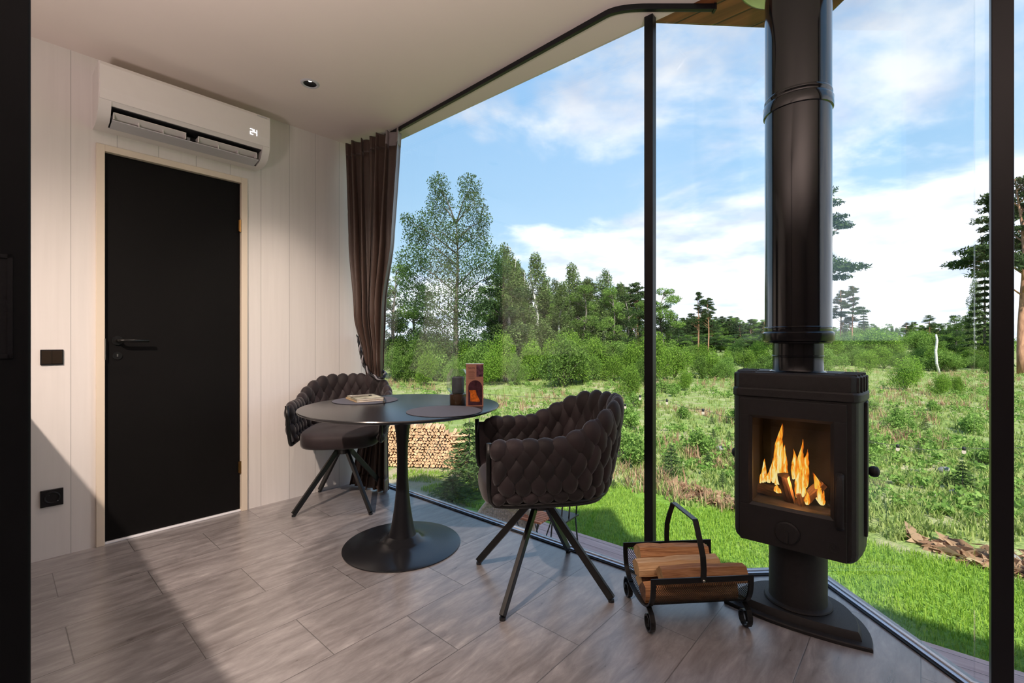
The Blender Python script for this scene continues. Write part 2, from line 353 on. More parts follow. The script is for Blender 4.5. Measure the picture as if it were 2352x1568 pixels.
# ceiling: convex room quad with a small square hole for the downlight
def clip(poly, ax, val, keep):
    out = []
    for i in range(len(poly)):
        a, b = poly[i], poly[(i+1)%len(poly)]; ia = (a[ax]-val)*keep >= 0; ib = (b[ax]-val)*keep >= 0
        if ia: out.append(a)
        if ia != ib:
            t = (val-a[ax])/(b[ax]-a[ax]); out.append((a[0]+(b[0]-a[0])*t, a[1]+(b[1]-a[1])*t))
    return out
fo = [P0+FN*(G+.012)-FD*.1, P4+FN*(G+.012)]
quad = [luv(fo[0]), luv(fo[1]), (UB-.1, VB-.1), (UB-.1, WV+.12)]
mb = MB()
def holes(poly, lamps, mb):
    if not lamps: mb.prism(poly, CEIL, CEIL+.16); return
    (u0, v0), rest = lamps[0], lamps[1:]; h = .0345
    a = clip(poly, 0, u0-h, -1); holes(a, rest, mb)
    b = clip(poly, 0, u0+h, 1); mb.prism(b, CEIL, CEIL+.16)
    m = clip(clip(poly, 0, u0-h, 1), 0, u0+h, -1)
    mb.prism(clip(m, 1, v0-h, -1), CEIL, CEIL+.16); mb.prism(clip(m, 1, v0+h, 1), CEIL, CEIL+.16)
L1 = uv(LAMP1); L2 = uv(LAMP2)
holes(quad, sorted([L1, L2], reverse=True), mb)
tag(mb.build('ceiling', M['ceiling'], rz=TH), kind='structure')
# timber soffit over the glass bay
b3 = grow([P1, P2, P3], G+.012)
e1 = isect(b3[0], b3[1]-b3[0], FA+FN*(G+.012), FD); e3 = isect(b3[2], b3[2]-b3[1], FA+FN*(G+.012), FD)
tag(MB().prism([luv(p) for p in (e1, b3[1], e3)], CEIL, CEIL+.16).build('ceiling_bay', M['wood_ceiling'], rz=TH), kind='structure')
# flat roof
tag(MB().prism(poly, CEIL+.165, CEIL+.24).build('roof', M['rubber'], rz=TH), kind='structure')
# walls
DU0, DU1, DZ = .376, 1.0133, 2.03
JW = .034
mb = MB(); w0, w1 = WV, WV+.12
mb.box(UB-.1, DU0-.012, w0, w1, 0, CEIL); mb.box(DU1+.012, luv(P0)[0]+.05, w0, w1, 0, CEIL); mb.box(DU0-.012, DU1+.012, w0, w1, DZ+.012, CEIL)
tag(mb.build('wall_left', M['boards'], rz=TH), kind='structure')
tag(MB().box(UB-.1, UB, VB-.1, WV, 0, CEIL).build('wall_back', M['plaster'], rz=TH), kind='structure')
tag(MB().box(UB, luv(P4)[0]+.05, VB-.1, VB, 0, CEIL).build('wall_right', M['plaster'], rz=TH), kind='structure')
tag(MB().box(UB-.1, 1.4, WV+.125, WV+.2, -.05, CEIL).build('wall_hall', M['black'], rz=TH), kind='structure')
# door
d = thing('door_1', 'matt black interior door in a cream frame below the air conditioner', 'door', R(DU0, WV), TH, kind='structure')
dw = DU1-DU0
MB().box(.003, dw-.003, .012, .052, .012, DZ-.003).build('door_leaf', mat('black_door_laminate', (.005, .0045, .0045), .6, noise=.1, nscale=3, bump=.1, spec=.12), d)
mb = MB(); 
for a, b_ in ((-JW, 0), (dw, dw+JW)): mb.box(a, b_, -.014, .0, 0, DZ+JW)
mb.box(0, dw, -.014, 0, DZ, DZ+JW)
mb.box(-.012, 0, 0, .118, 0, DZ); mb.box(dw, dw+.012, 0, .118, 0, DZ); mb.box(-.012, dw+.012, 0, .118, DZ, DZ+.012)
mb.build('door_frame', M['trimwood'], d, bevel=.002)
for z in (1.765, .272):
    MB().tube([(dw-.002, -.004, z-.038), (dw-.002, -.004, z+.038)], .007, 10).box(dw-.012, dw, -.003, .012, z-.034, z+.034).build('hinge', M['brass'], d)
h = MB(); ho = h.lathe([(.024, 0), (.024, .008)], 20).build('handle_rose', M['black_metal'], d, True, sharp=40)
ho.location = (.052, .012, 1.055); ho.rotation_euler.x = PI/2
MB().tube([(.052, .008, 1.055), (.052, -.035, 1.055), (.058, -.045, 1.055), (.075, -.048, 1.055), (.175, -.048, 1.054)], .0085, 12).build('door_handle', M['black_metal'], d, True)
o = MB().lathe([(.020, 0), (.020, .006)], 20).build('keyhole_plate', M['black_metal'], d, True, sharp=40); o.location = (.052, .012, .975); o.rotation_euler.x = PI/2
MB().box(.049, .055, .002, .006, .970, .984).build('key_cylinder', M['steel'], d)
MB().box(-.0015, .0035, -.0145, .012, .955, 1.065).build('latch_plate', M['steel'], d)
MB().box(0, dw, -.006, .118, 0, .010).build('threshold', M['alu_white'], d, bevel=.003)

# windows: chain of panes with bottom track, glass
def seg_strip(mb, p, q, o0, o1, z0, z1, m=0, chain=None, i=0):
    a0 = grow(chain, o0) if o0 else chain; a1 = grow(chain, o1)
    mb.prism([tuple(a0[i]), tuple(a0[i+1]), tuple(a1[i+1]), tuple(a1[i])], z0, z1, m)
names = [('window_1', 'tall frameless picture window between the brown curtain and the first black post'),
         ('window_2', 'glass pane of the bay directly behind the log rack and stove'),
         ('window_3', 'glass side pane of the bay beside the stove base'),
         ('window_4', 'glass pane beyond the thick black post at the bay corner')]
prof = [(0, .010, .006, 'rubber', 'gasket'), (.010, .026, .010, 'alu', 'bottom_track'), (.028, .033, .014, 'alu_white', 'sealing_strip'), (.035, .042, .012, 'alu_white', 'sealing_strip')]
for i, (n, lab) in enumerate(names):
    w = thing(n, lab, 'window', (0, 0, 0), kind='structure')
    for o0, o1, z, mm, pn in prof:
        mb = MB(); seg_strip(mb, 0, 0, o0, o1, 0.0005, z, 0, CH, i); mb.build(pn, M[mm], w)
    mb = MB(); seg_strip(mb, 0, 0, .026, .028, .0005, .004, 0, CH, i); mb.build('track_groove', M['rubber'], w)
    mb = MB(); seg_strip(mb, 0, 0, G, G+.010, .004, CEIL-.001, 0, CH, i); mb.build('glass_pane', M['glass'], w)
def post(name, lab, p, s, rz):
    o = MB().box(-s/2, s/2, -s/2, s/2, 0, CEIL).build(name, M['black'], bevel=.003); o.location = (p[0], p[1], 0); o.rotation_euler.z = rz
    tag(o, lab, 'post', kind='structure')
ang = math.atan2(FD.y, FD.x)
m1 = at(1494, 784, 2.05); post('trim_1', 'slim black steel post between the first two window panes', (m1.x, m1.y+.005), .040, ang)
m2 = at(2300, 784, 1.345); post('trim_2', 'thick black steel post where the glass bay meets the facade', (m2.x, m2.y), .046, ang)

# ================================================================== CEILING FITTINGS
def downlight(loc, lab):
    t = thing('ceiling_downlight', lab, 'ceiling light', (loc[0], loc[1], CEIL), TH, group=None)
    n = 40
    MB().stack([[(r*math.cos(2*PI*i/n), r*math.sin(2*PI*i/n), z) for i in range(n)] for r, z in ((.0345, .004), (.0345, -.003), (.038, -.006), (.046, -.005), (.050, .0))], cap=False).build('trim_ring', M['plastic_grey'], t, True)
    MB().stack([[(r*math.cos(2*PI*i/n), r*math.sin(2*PI*i/n), z) for i in range(n)] for r, z in ((.0344, -.002), (.0335, .02), (.031, .055), (.001, .056))], cap=False).build('reflector', M['dark_cup'], t, True)
    o = MB().lathe([(.013, 0), (.0145, .004), (.0145, .010)], 20).build('bulb', emit('led_glow', (1, .90, .78), 4), t, True); o.location = (.008, .016, .030); o.rotation_euler = (-.5, .2, 0)
    return t
downlight(LAMP1, 'round recessed ceiling downlight to the side of the air conditioner')
downlight(LAMP2, 'round recessed ceiling downlight out of view past the black sliding door')
# curtain track
tp = [at(815, 0, 1)]*0
zt = CEIL-.012
def tr(px, py): return fl(px, py, zt)
a = tr(905, 303.5); b_ = tr(1392, 33); dirr = (b_-a).normalized()
a0 = a-dirr*.40
corner = b_+dirr*.06
c2 = tr(1640, 17.5)
pts = [a0, a, b_]
for k in range(1, 9):
    t = k/9; p = b_.lerp(corner, t); e = corner.lerp(corner+(c2-corner).normalized()*.13, t); pts.append(p.lerp(e, t))
pts.append(corner+(c2-corner).normalized()*.13); pts.append(c2)
t = thing('curtain_track', 'black curved curtain track screwed under the white ceiling', 'curtain track', pts[1])
P_ = [p-pts[1] for p in pts]
MB().bar(P_, .020, .024).build('rail', M['black'], t, bevel=.002)
p = c2-pts[1]; MB().box(p.x-.004, p.x+.006, p.y-.014, p.y+.014, -.016, .012).build('end_cap', M['black'], t)
for k in (.12, .20, .27):
    p = a.lerp(b_, 0)-dirr*k-pts[1]; MB().tube([(p.x, p.y, -.010), (p.x, p.y, -.034), (p.x+.006, p.y, -.040)], .003, 6).build('glider', M['white'], t)
t['label'] = 'black curved curtain track screwed under the white ceiling'

# ================================================================== CURTAIN
M['curtain'] = mat('brown_curtain_cloth', (.085, .052, .040), .38, noise=.1, nscale=30, bump=.15, bscale=500, sheen=.3)
M['curtain_head'] = mat('grey_header_tape', (.30, .26, .26), .7, noise=.1)
def lerp(a, b, t): return a+(b-a)*t
def curt(z0, z1, u0=0, u1=1, nz=60, nu=200, off=0):
    # control: z, left point, right point, fold depth
    K = [(0.012, (-1.170, 3.375), (-.850, 3.185), .034), (.35, (-1.10, 3.390), (-.875, 3.250), .026), (.70, (-1.065, 3.385), (-.915, 3.290), .020), (.80, (-1.06, 3.375), (-.922, 3.290), .018), (.92, (-1.07, 3.360), (-.90, 3.235), .026),
         (1.25, (-1.115, 3.32), (-.865, 3.165), .040), (1.8, (-1.155, 3.33), (-.79, 3.12), .045), (2.44, (-1.19, 3.335), (-.735, 3.075), .040)]
    g = []
    for j in range(nz+1):
        z = lerp(z0, z1, j/nz); k = 0
        while k < len(K)-2 and z > K[k+1][0]: k += 1
        t = (z-K[k][0])/(K[k+1][0]-K[k][0]); t = max(0, min(1, t)); t = t*t*(3-2*t) if 0 < k < len(K)-2 else t
        a = Vector(K[k][1]).lerp(Vector(K[k+1][1]), t); b = Vector(K[k][2]).lerp(Vector(K[k+1][2]), t); dp = lerp(K[k][3], K[k+1][3], t)
        n = (b-a).normalized(); n = Vector((n.y, -n.x)); row = []
        for i in range(nu+1):
            s = lerp(u0, u1, i/nu); w = s+.012*math.sin(9*s*PI+z*1.3)
            ph = 2*PI*(6.4*w)+.35*math.sin(z*1.7+s*6)
            f = math.sin(ph)+.28*math.sin(2.3*ph+z*.9)+.15*math.sin(z*4+s*17)*.5
            p = a.lerp(b, s)+n*(f*dp+off)+(b-a).normalized()*(.35*dp*math.sin(2*ph))
            row.append((p.x, p.y, z))
        g.append(row)
    return g
def sheet(g, name, m, parent, th=.003):
    mb = MB(); mb.stack(g, 0, False, False); o = mb.build(name, m, parent, True)
    s = o.modifiers.new('solid', 'SOLIDIFY'); s.thickness = th; s.offset = 0
    return o
ct = thing('curtain', 'brown taffeta curtain gathered in the corner by a rope', 'curtain', (-1.0, 3.2, 0))
for o in (sheet([[(x+1.0, y-3.2, z) for x, y, z in r] for r in curt(.10, 2.375)], 'drape', M['curtain'], ct),
          sheet([[(x+1.0, y-3.2, z) for x, y, z in r] for r in curt(2.375, 2.465, 0, .74, nz=6, nu=150)], 'gathered_heading', M['curtain'], ct, .004),
          sheet([[(x+1.0, y-3.2, z) for x, y, z in r] for r in curt(.012, .10, nz=6)], 'hem', M['curtain'], ct, .006),
          sheet([[(x+1.0, y-3.2, z) for x, y, z in r] for r in curt(2.375, 2.465, .74, 1, nz=6, nu=60)], 'header_tape', M['curtain_head'], ct, .004)): pass
# rope tieback
def rope(path, r, n=3, twist=60):
    P = [Vector(p) for p in path]; L = [0]
    for i in range(1, len(P)): L.append(L[-1]+(P[i]-P[i-1]).length)
    tot = L[-1]; N = int(tot/.0022); pts = []
    for k in range(N+1):
        s = tot*k/N; i = max(j for j in range(len(L)) if L[j] <= s+1e-9); i = min(i, len(P)-2)
        pts.append(P[i].lerp(P[i+1], (s-L[i])/(L[i+1]-L[i])))
    for _ in range(20): pts = [pts[0]]+[(pts[i-1]+pts[i]*2+pts[i+1])/4 for i in range(1, N)]+[pts[-1]]
    out = []
    for q in range(n):
        st = []
        for k in range(N+1):
            t = (pts[min(k+1, N)]-pts[max(k-1, 0)]).normalized(); a = t.cross(Vector((0, 1, 0))).normalized(); b = t.cross(a)
            ph = twist*tot*k/N+2*PI*q/n
            st.append(pts[k]+a*r*.55*math.cos(ph)+b*r*.55*math.sin(ph))
        out.append(st)
    return out
hk = at(823, 772, 3.40)
rp = [hk, at(828, 805, 3.35), at(836, 838, 3.29), at(850, 858, 3.24), at(868, 870, 3.215), at(881, 867, 3.23), at(886, 857, 3.29), at(874, 848, 3.37), at(850, 838, 3.41), hk+Vector((.01, .0, -.01))]
tb = thing('curtain_tieback', 'twisted black and grey rope looped around the brown curtain', 'tieback', hk)
st = rope([p-hk for p in rp], .012)
for k, s in enumerate(st): MB().tube(s[::2], .0065, 6).build('rope_strand', [M['black'], mat('grey_cord', (.25, .24, .26), .6, noise=.2), M['black']][k], tb, True)
wlp = hk
o = MB().tube([(0, 0, 0), (0, -.03, 0), (0, -.035, .012)], .004, 8).lathe([(.012, -.002), (.012, .002)], 16).build('wall_hook', M['black_metal'], tb); 

# ================================================================== AIR CONDITIONER
ac0, ac1 = .330, 1.108
a = thing('air_conditioner', 'white split air conditioner mounted above the black door', 'air conditioner', R(ac0, WV, 2.12), TH)
W_ = ac1-ac0
def pr(d, z): return (-d, z-2.12)
full = [pr(0, 2.13), pr(.09, 2.128), pr(.14, 2.137), pr(.172, 2.157), pr(.193, 2.19), pr(.204, 2.225), pr(.209, 2.27), pr(.209, 2.385), pr(.203, 2.400), pr(.19, 2.406), pr(0, 2.406)]
mid = [pr(0, 2.13), pr(.085, 2.128), pr(.085, 2.20), pr(.185, 2.205), pr(.204, 2.225), pr(.209, 2.27), pr(.209, 2.385), pr(.203, 2.400), pr(.19, 2.406), pr(0, 2.406)]
def ext(mb, prof, x0, x1, m=0):
    n = len(prof); v = [(x0, y, z) for y, z in prof]+[(x1, y, z) for y, z in prof]
    mb.add(v, [tuple(range(n)), tuple(range(n, 2*n))[::-1]]+[(i, n+i, n+(i+1)%n, (i+1)%n) for i in range(n)], m)
mb = MB(); ext(mb, full, 0, .048); ext(mb, mid, .048, W_-.04); ext(mb, full, W_-.04, W_); mb.build('casing', M['plastic'], a, True, sharp=28)
fp = [pr(.207, 2.222), pr(.213, 2.27), pr(.213, 2.384), pr(.206, 2.402), pr(.200, 2.402), pr(.200, 2.222)]
mb = MB(); ext(mb, fp, .002, W_-.002); mb.build('front_panel', M['plastic'], a, bevel=.003)
mb = MB(); ext(mb, [pr(.086, 2.13), pr(.088, 2.198), pr(.183, 2.203), pr(.183, 2.200), pr(.092, 2.195), pr(.090, 2.13)], .049, W_-.041); mb.build('air_outlet', M['rubber'], a)
for x0, x1 in ((.058, .36), (.415, W_-.062)):
    mb = MB(); ext(mb, [pr(.118, 2.158), pr(.172, 2.183), pr(.174, 2.179), pr(.120, 2.154)], x0, x1)
    mb.box(x0, x0+.004, -.172, -.12, .03, .058); mb.box(x1-.004, x1, -.172, -.12, .03, .058)
    for k in (1, 2): x = lerp(x0, x1, k/3); mb.box(x, x+.003, -.160, -.115, .022, .05)
    mb.build('louver', M['plastic'], a)
mb = MB(); ext(mb, [pr(.083, 2.131), pr(.165, 2.146), pr(.166, 2.142), pr(.084, 2.127)], .055, W_-.05); mb.build('air_flap', M['plastic_grey'], a)
MB().box(.376, .39, -.12, -.10, .02, .06).build('louver_bracket', M['plastic_grey'], a)
# the figures 24 on the display
SEG = {'2': 'abged', '4': 'fgbc'}
mb = MB(); sw, sh, th = .014, .015, .0032
for k, ch in enumerate('24'):
    ox = .666+k*.021; oz = 2.268-2.12
    S = {'a': (0, sw, 2*sh, 2*sh), 'g': (0, sw, sh, sh), 'd': (0, sw, 0, 0), 'f': (0, 0, sh, 2*sh), 'b': (sw, sw, sh, 2*sh), 'e': (0, 0, 0, sh), 'c': (sw, sw, 0, sh)}
    for s in SEG[ch]: x0, x1, z0, z1 = S[s]; mb.box(ox+x0-th/2, ox+x1+th/2, -.2145, -.2130, oz+z0-th/2, oz+z1+th/2)
tag(mb.build('display', emit('display_glow', (.9, .92, 1), 2.2), a), 'lit white temperature display reading 24')
MB().box(W_-.075, W_-.02, -.2143, -.2128, .268, .2735).build('badge', M['plastic_grey'], a)

# ================================================================== SWITCH, SOCKET
s = thing('light_switch', 'square black double light switch beside the door frame', 'light switch', R(.143, WV, .937), TH)
MB().box(0, .080, -.009, 0, 0, .074).build('switch_plate', M['enamel'], s, bevel=.002)
for k in (0, 1): MB().box(.004+k*.0365, .0395+k*.0365, -.012, -.008, .005, .069).build('rocker', mat('brown_black_glass', (.028, .020, .014), .15), s, bevel=.001)
s = thing('wall_socket', 'square black power socket low on the boarded wall', 'socket', R(.143, WV, .252), TH)
MB().box(0, .080, -.009, 0, 0, .082).build('socket_plate', M['enamel'], s, bevel=.002)
n = 24; mb = MB(); mb.stack([[(.04+r*math.cos(2*PI*i/n), -y, .041+r*math.sin(2*PI*i/n)) for i in range(n)] for r, y in ((.030, .0095), (.027, .011), (.022, .0098), (.021, .0092))], cap=False)
mb.build('socket_well', M['black'], s, True)
for p_, r_ in (((.060, -.0105, .024), .0022), ((.03, -.0105, .055), .0014)): MB().sph(p_, r_, 8, 6).build('contact', M['steel'], s)

# ================================================================== BLACK SLIDING DOOR EDGE + ADDED SHADOW BLOCK BEHIND IT
p = at(70, 784, .50); q = Vector((p.x-.385, p.y-.393, 0)); dr = (Vector((q.x, q.y, 0))-Vector((p.x, p.y, 0))); an = math.atan2(dr.y, dr.x); ln = dr.length
s = thing('sliding_door', 'full height matt black sliding door edge with a recessed vertical grip', 'sliding door', (p.x, p.y, 0), an)
MB().box(0, ln, -.03, 0, .004, CEIL-.004).build('door_panel', M['panel'], s, bevel=.002)
g0 = .035
mb = MB(); mb.box(g0-.022, g0-.018, 0, .0015, 1.032, 1.142).box(g0+.02, g0+.024, 0, .0015, 1.032, 1.142).box(g0-.022, g0+.024, 0, .0015, 1.032, 1.036).box(g0-.022, g0+.024, 0, .0015, 1.138, 1.142).box(g0-.018, g0+.02, 0, .0004, 1.036, 1.138)
mb.build('recessed_grip', M['black'], s)
AB0 = Vector((-2.017, 2.437)); e0 = uv(AB0)
u1 = e0[0]-.48; blk = thing('shadow_block', 'low unseen block added to cast the straight shadow on floor and wall', 'shadow block', R(u1-.62, 1.2, 0), TH)  # unseen block added so its top edge throws the straight floor shadow
MB().box(0, .60, 0, WV-1.2-.001, .0, .87).build('shadow_block_body', M['plaster'], blk)
MB().box(0, .62, -.01, WV-1.2-.001, .872, .90).build('shadow_block_top', M['black'], blk)
# ================================================================== TABLE
TC = Vector((-.567, 2.385, 0))
t = thing('dining_table', 'round matt black pedestal table with a trumpet foot', 'table', TC)
MB().lathe([(.44, .700), (.475, .703), (.497, .712), (.500, .717), (.498, .721), (.493, .722)], 96).build('tabletop', mat('satin_black_top', (.018, .018, .020), .24, noise=.1, bump=.03), t, True, sharp=50)
MB().lathe([(.085, .012), (.072, .045), (.060, .085), (.050, .14), (.041, .20), (.034, .27), (.029, .35), (.0268, .43), (.028, .50), (.033, .57), (.042, .635), (.056, .680), (.085, .6995)], 48).build('pedestal', M['black'], t, True)
MB().lathe([(.290, 0), (.296, .002), (.296, .006), (.28, .009), (.22, .014), (.16, .019), (.12, .025), (.098, .034), (.082, .052), (.03, .06)], 96).build('pedestal_base', mat('satin_black_foot', (.014, .014, .016), .22, bump=.02), t, True, sharp=60)
TZ = .722
for lab, c in (('round grey placemat under the notebooks', (-.815, 2.565)), ('round grey placemat in front of the candle holder, empty', (-.318, 2.165))):
    o = MB().lathe([(.172, 0), (.175, .001), (.175, .0022), (.173, .003), (.168, .0024), (.001, .0024)], 96).build('placemat', M['mat'], None, True, sharp=50); o.location = (c[0], c[1], TZ+.0005); tag(o, lab, 'placemat')
# notebooks
def notebook(name, lab, c, rz, z, w, l, h, cover, spiral=False):
    n = thing(name, lab, 'notebook', (c[0], c[1], z), rz)
    MB().box(-w/2, w/2, -l/2, l/2, .001, h-.001).build('pages', M['paper'], n)
    MB().box(-w/2-.002, w/2+.002, -l/2-.002, l/2+.002, 0, .001).box(-w/2-.002, w/2+.002, -l/2-.002, l/2+.002, h-.001, h).box(-w/2-.002, -w/2, -l/2-.002, l/2+.002, 0, h).build('cover', cover, n)
    return n
cov = mat('printed_olive_cover', (.40, .38, .28), .5, noise=.55, nscale=22)
nb = (-.822, 2.578); rz = math.atan2(.089, .128)
notebook('notebook', 'thin notebook lying under another on the placemat', nb, rz, TZ+.0035, .152, .20, .009, mat('tan_cover', (.52, .38, .22), .6, noise=.1))
n2 = notebook('notebook', 'green and cream printed notebook lying on top with a pen', (nb[0]+.002, nb[1]+.003), rz-.03, TZ+.0128, .150, .20, .008, cov)
MB().box(.070, .0745, -.102, .104, -.0005, .0088).build('elastic_band', M['rubber'], n2)
zp = TZ+.0215
pn = thing('pen', 'silver pen lying across the top notebook', 'pen', (nb[0]-.02, nb[1]-.02, zp+.005), .55)
MB().tube([(-.055, 0, 0), (-.05, 0, 0), (.045, 0, 0)], .0045, 12, scale=[.6, 1, 1]).build('barrel', M['steel'], pn, True, sharp=50)
MB().tube([(.045, 0, 0), (.06, 0, 0), (.066, 0, 0)], .0044, 12, scale=[1, .7, .2]).build('tip', M['rubber'], pn, True)
MB().box(-.052, -.012, -.0012, .0012, .0048, .0072).build('clip', M['steel'], pn)
pn = thing('pen', 'black pen with silver ends beside the notebook elastic', 'pen', (-.690, 2.49, TZ+.010), rz+1.2)
MB().tube([(-.05, 0, 0), (.05, 0, 0)], .0058, 12).build('barrel', M['rubber'], pn, True, sharp=50)
MB().tube([(-.062, 0, 0), (-.05, 0, 0)], .0062, 12).build('cap', M['steel'], pn, True, sharp=50)
# candle lantern
lc = at(1052, 0, 2.405); l = thing('candle_holder', 'glass hurricane candle holder on a dark tumbler base', 'candle holder', (lc.x, lc.y, TZ))
MB().lathe([(.040, .0), (.043, .003), (.044, .055), (.041, .057)], 40).build('tumbler_base', M['amber'], l, True, sharp=50)
n = 8
pr_ = [(.036, .058), (.046, .066), (.060, .082), (.060, .150), (.036, .185)]
rings = [[(r*math.cos(2*PI*i/n+.2), r*math.sin(2*PI*i/n+.2), z) for i in range(n)] for r, z in pr_]+[[((r-.0025)*math.cos(2*PI*i/n+.2), (r-.0025)*math.sin(2*PI*i/n+.2), z) for i in range(n)] for r, z in pr_[::-1]]
MB().stack(rings, 0, False).build('glass_shade', M['glass_thin'], l)
MB().lathe([(.030, .060), (.032, .064), (.032, .140), (.027, .145), (.026, .136)], 32).build('candle', M['candle'], l, True, sharp=40)
MB().tube([(0, 0, .134), (.001, 0, .150)], .001, 6).build('wick', M['rubber'], l)
# standing leaflet in an acrylic holder
f = at(1090.5, 0, 2.33); cz = TZ
b = thing('leaflet_stand', 'brown standing leaflet with a fire picture beside the candle holder', 'leaflet', (f.x, f.y, TZ), math.atan2(f.x, -f.y)*0+.10)
bw, bh = .088, .214
M['kraft'] = mat('kraft_brown_print', (.28, .125, .085), .45, noise=.06, nscale=30)
MB().box(-bw/2, bw/2, 0, .022, 0, bh).build('card', M['kraft'], b, bevel=.0015)
MB().box(-bw/2+.001, bw/2-.001, .022, .0228, .002, bh-.002).build('back_print', M['white'], b)
MB().box(-bw/2-.001, bw/2+.001, -.001, .024, bh, bh+.002).build('acrylic_edge', M['alu_white'], b)
# arch picture
def arch(x0, x1, z0, z1, y0, y1, n=18):
    r = (x1-x0)/2; cx_ = (x0+x1)/2; pts = [(x0, z0), (x1, z0)]+[(cx_+r*math.cos(PI*k/n), z1-r+r*math.sin(PI*k/n)) for k in range(n+1)]
    v = [(x, y0, z) for x, z in pts]+[(x, y1, z) for x, z in pts]; N = len(pts)
    return v, [tuple(range(N)), tuple(range(N, 2*N))[::-1]]+[(i, N+i, N+(i+1)%N, (i+1)%N) for i in range(N)]
mb = MB(); mb.add(*arch(-.033, .037, .006, .132, -.0008, 0)); mb.build('arch_picture', mat('night_picture', (.045, .016, .022), .2, noise=.5, nscale=60), b)
mb = MB(); mb.add([(-.030,-.0012,.082),(.004,-.0012,.082),(.010,-.0012,.060),(.026,-.0012,.030),(.024,-.0012,.022),(-.022,-.0012,.026),(-.022,-.0012,.066)], [(0,6,5,4,3,2,1)]); mb.build('amber_print', mat('amber_print', (.42, .095, .010), .3, noise=.7, nscale=70), b)
MB().box(.008, .043, -.0008, 0, .15, .210).build('purple_picture', mat('plum_print', (.085, .035, .05), .3, noise=.9, nscale=60), b)
mb = MB()
for k in range(9): mb.box(-.032, .000-.004*(k % 3 == 2), -.0006, 0, .1385+k*.0048, .1400+k*.0048)
mb.build('text_lines', mat('dark_print', (.10, .04, .03), .6), b)
def text(s, size, m, parent, loc, rot, name='lettering', ext=.0002, align='LEFT', lab=None):
    c = bpy.data.curves.new(name, 'FONT'); c.body = s; c.size = size; c.extrude = ext; c.align_x = align; c.resolution_u = 2
    o = bpy.data.objects.new(name, c); COL.objects.link(o)
    dg = bpy.context.evaluated_depsgraph_get(); me = bpy.data.meshes.new_from_object(o.evaluated_get(dg)); bpy.data.objects.remove(o)
    me.materials.clear(); me.materials.append(m); o = bpy.data.objects.new(name, me); COL.objects.link(o); o.parent = parent; o.location = loc; o.rotation_euler = rot
    if lab: o['label'] = lab
    return o
text('SAUN', .0125, mat('dark_brown_ink', (.03, .01, .01), .6), b, (-.033, -.0006, .190), (PI/2, 0, 0))

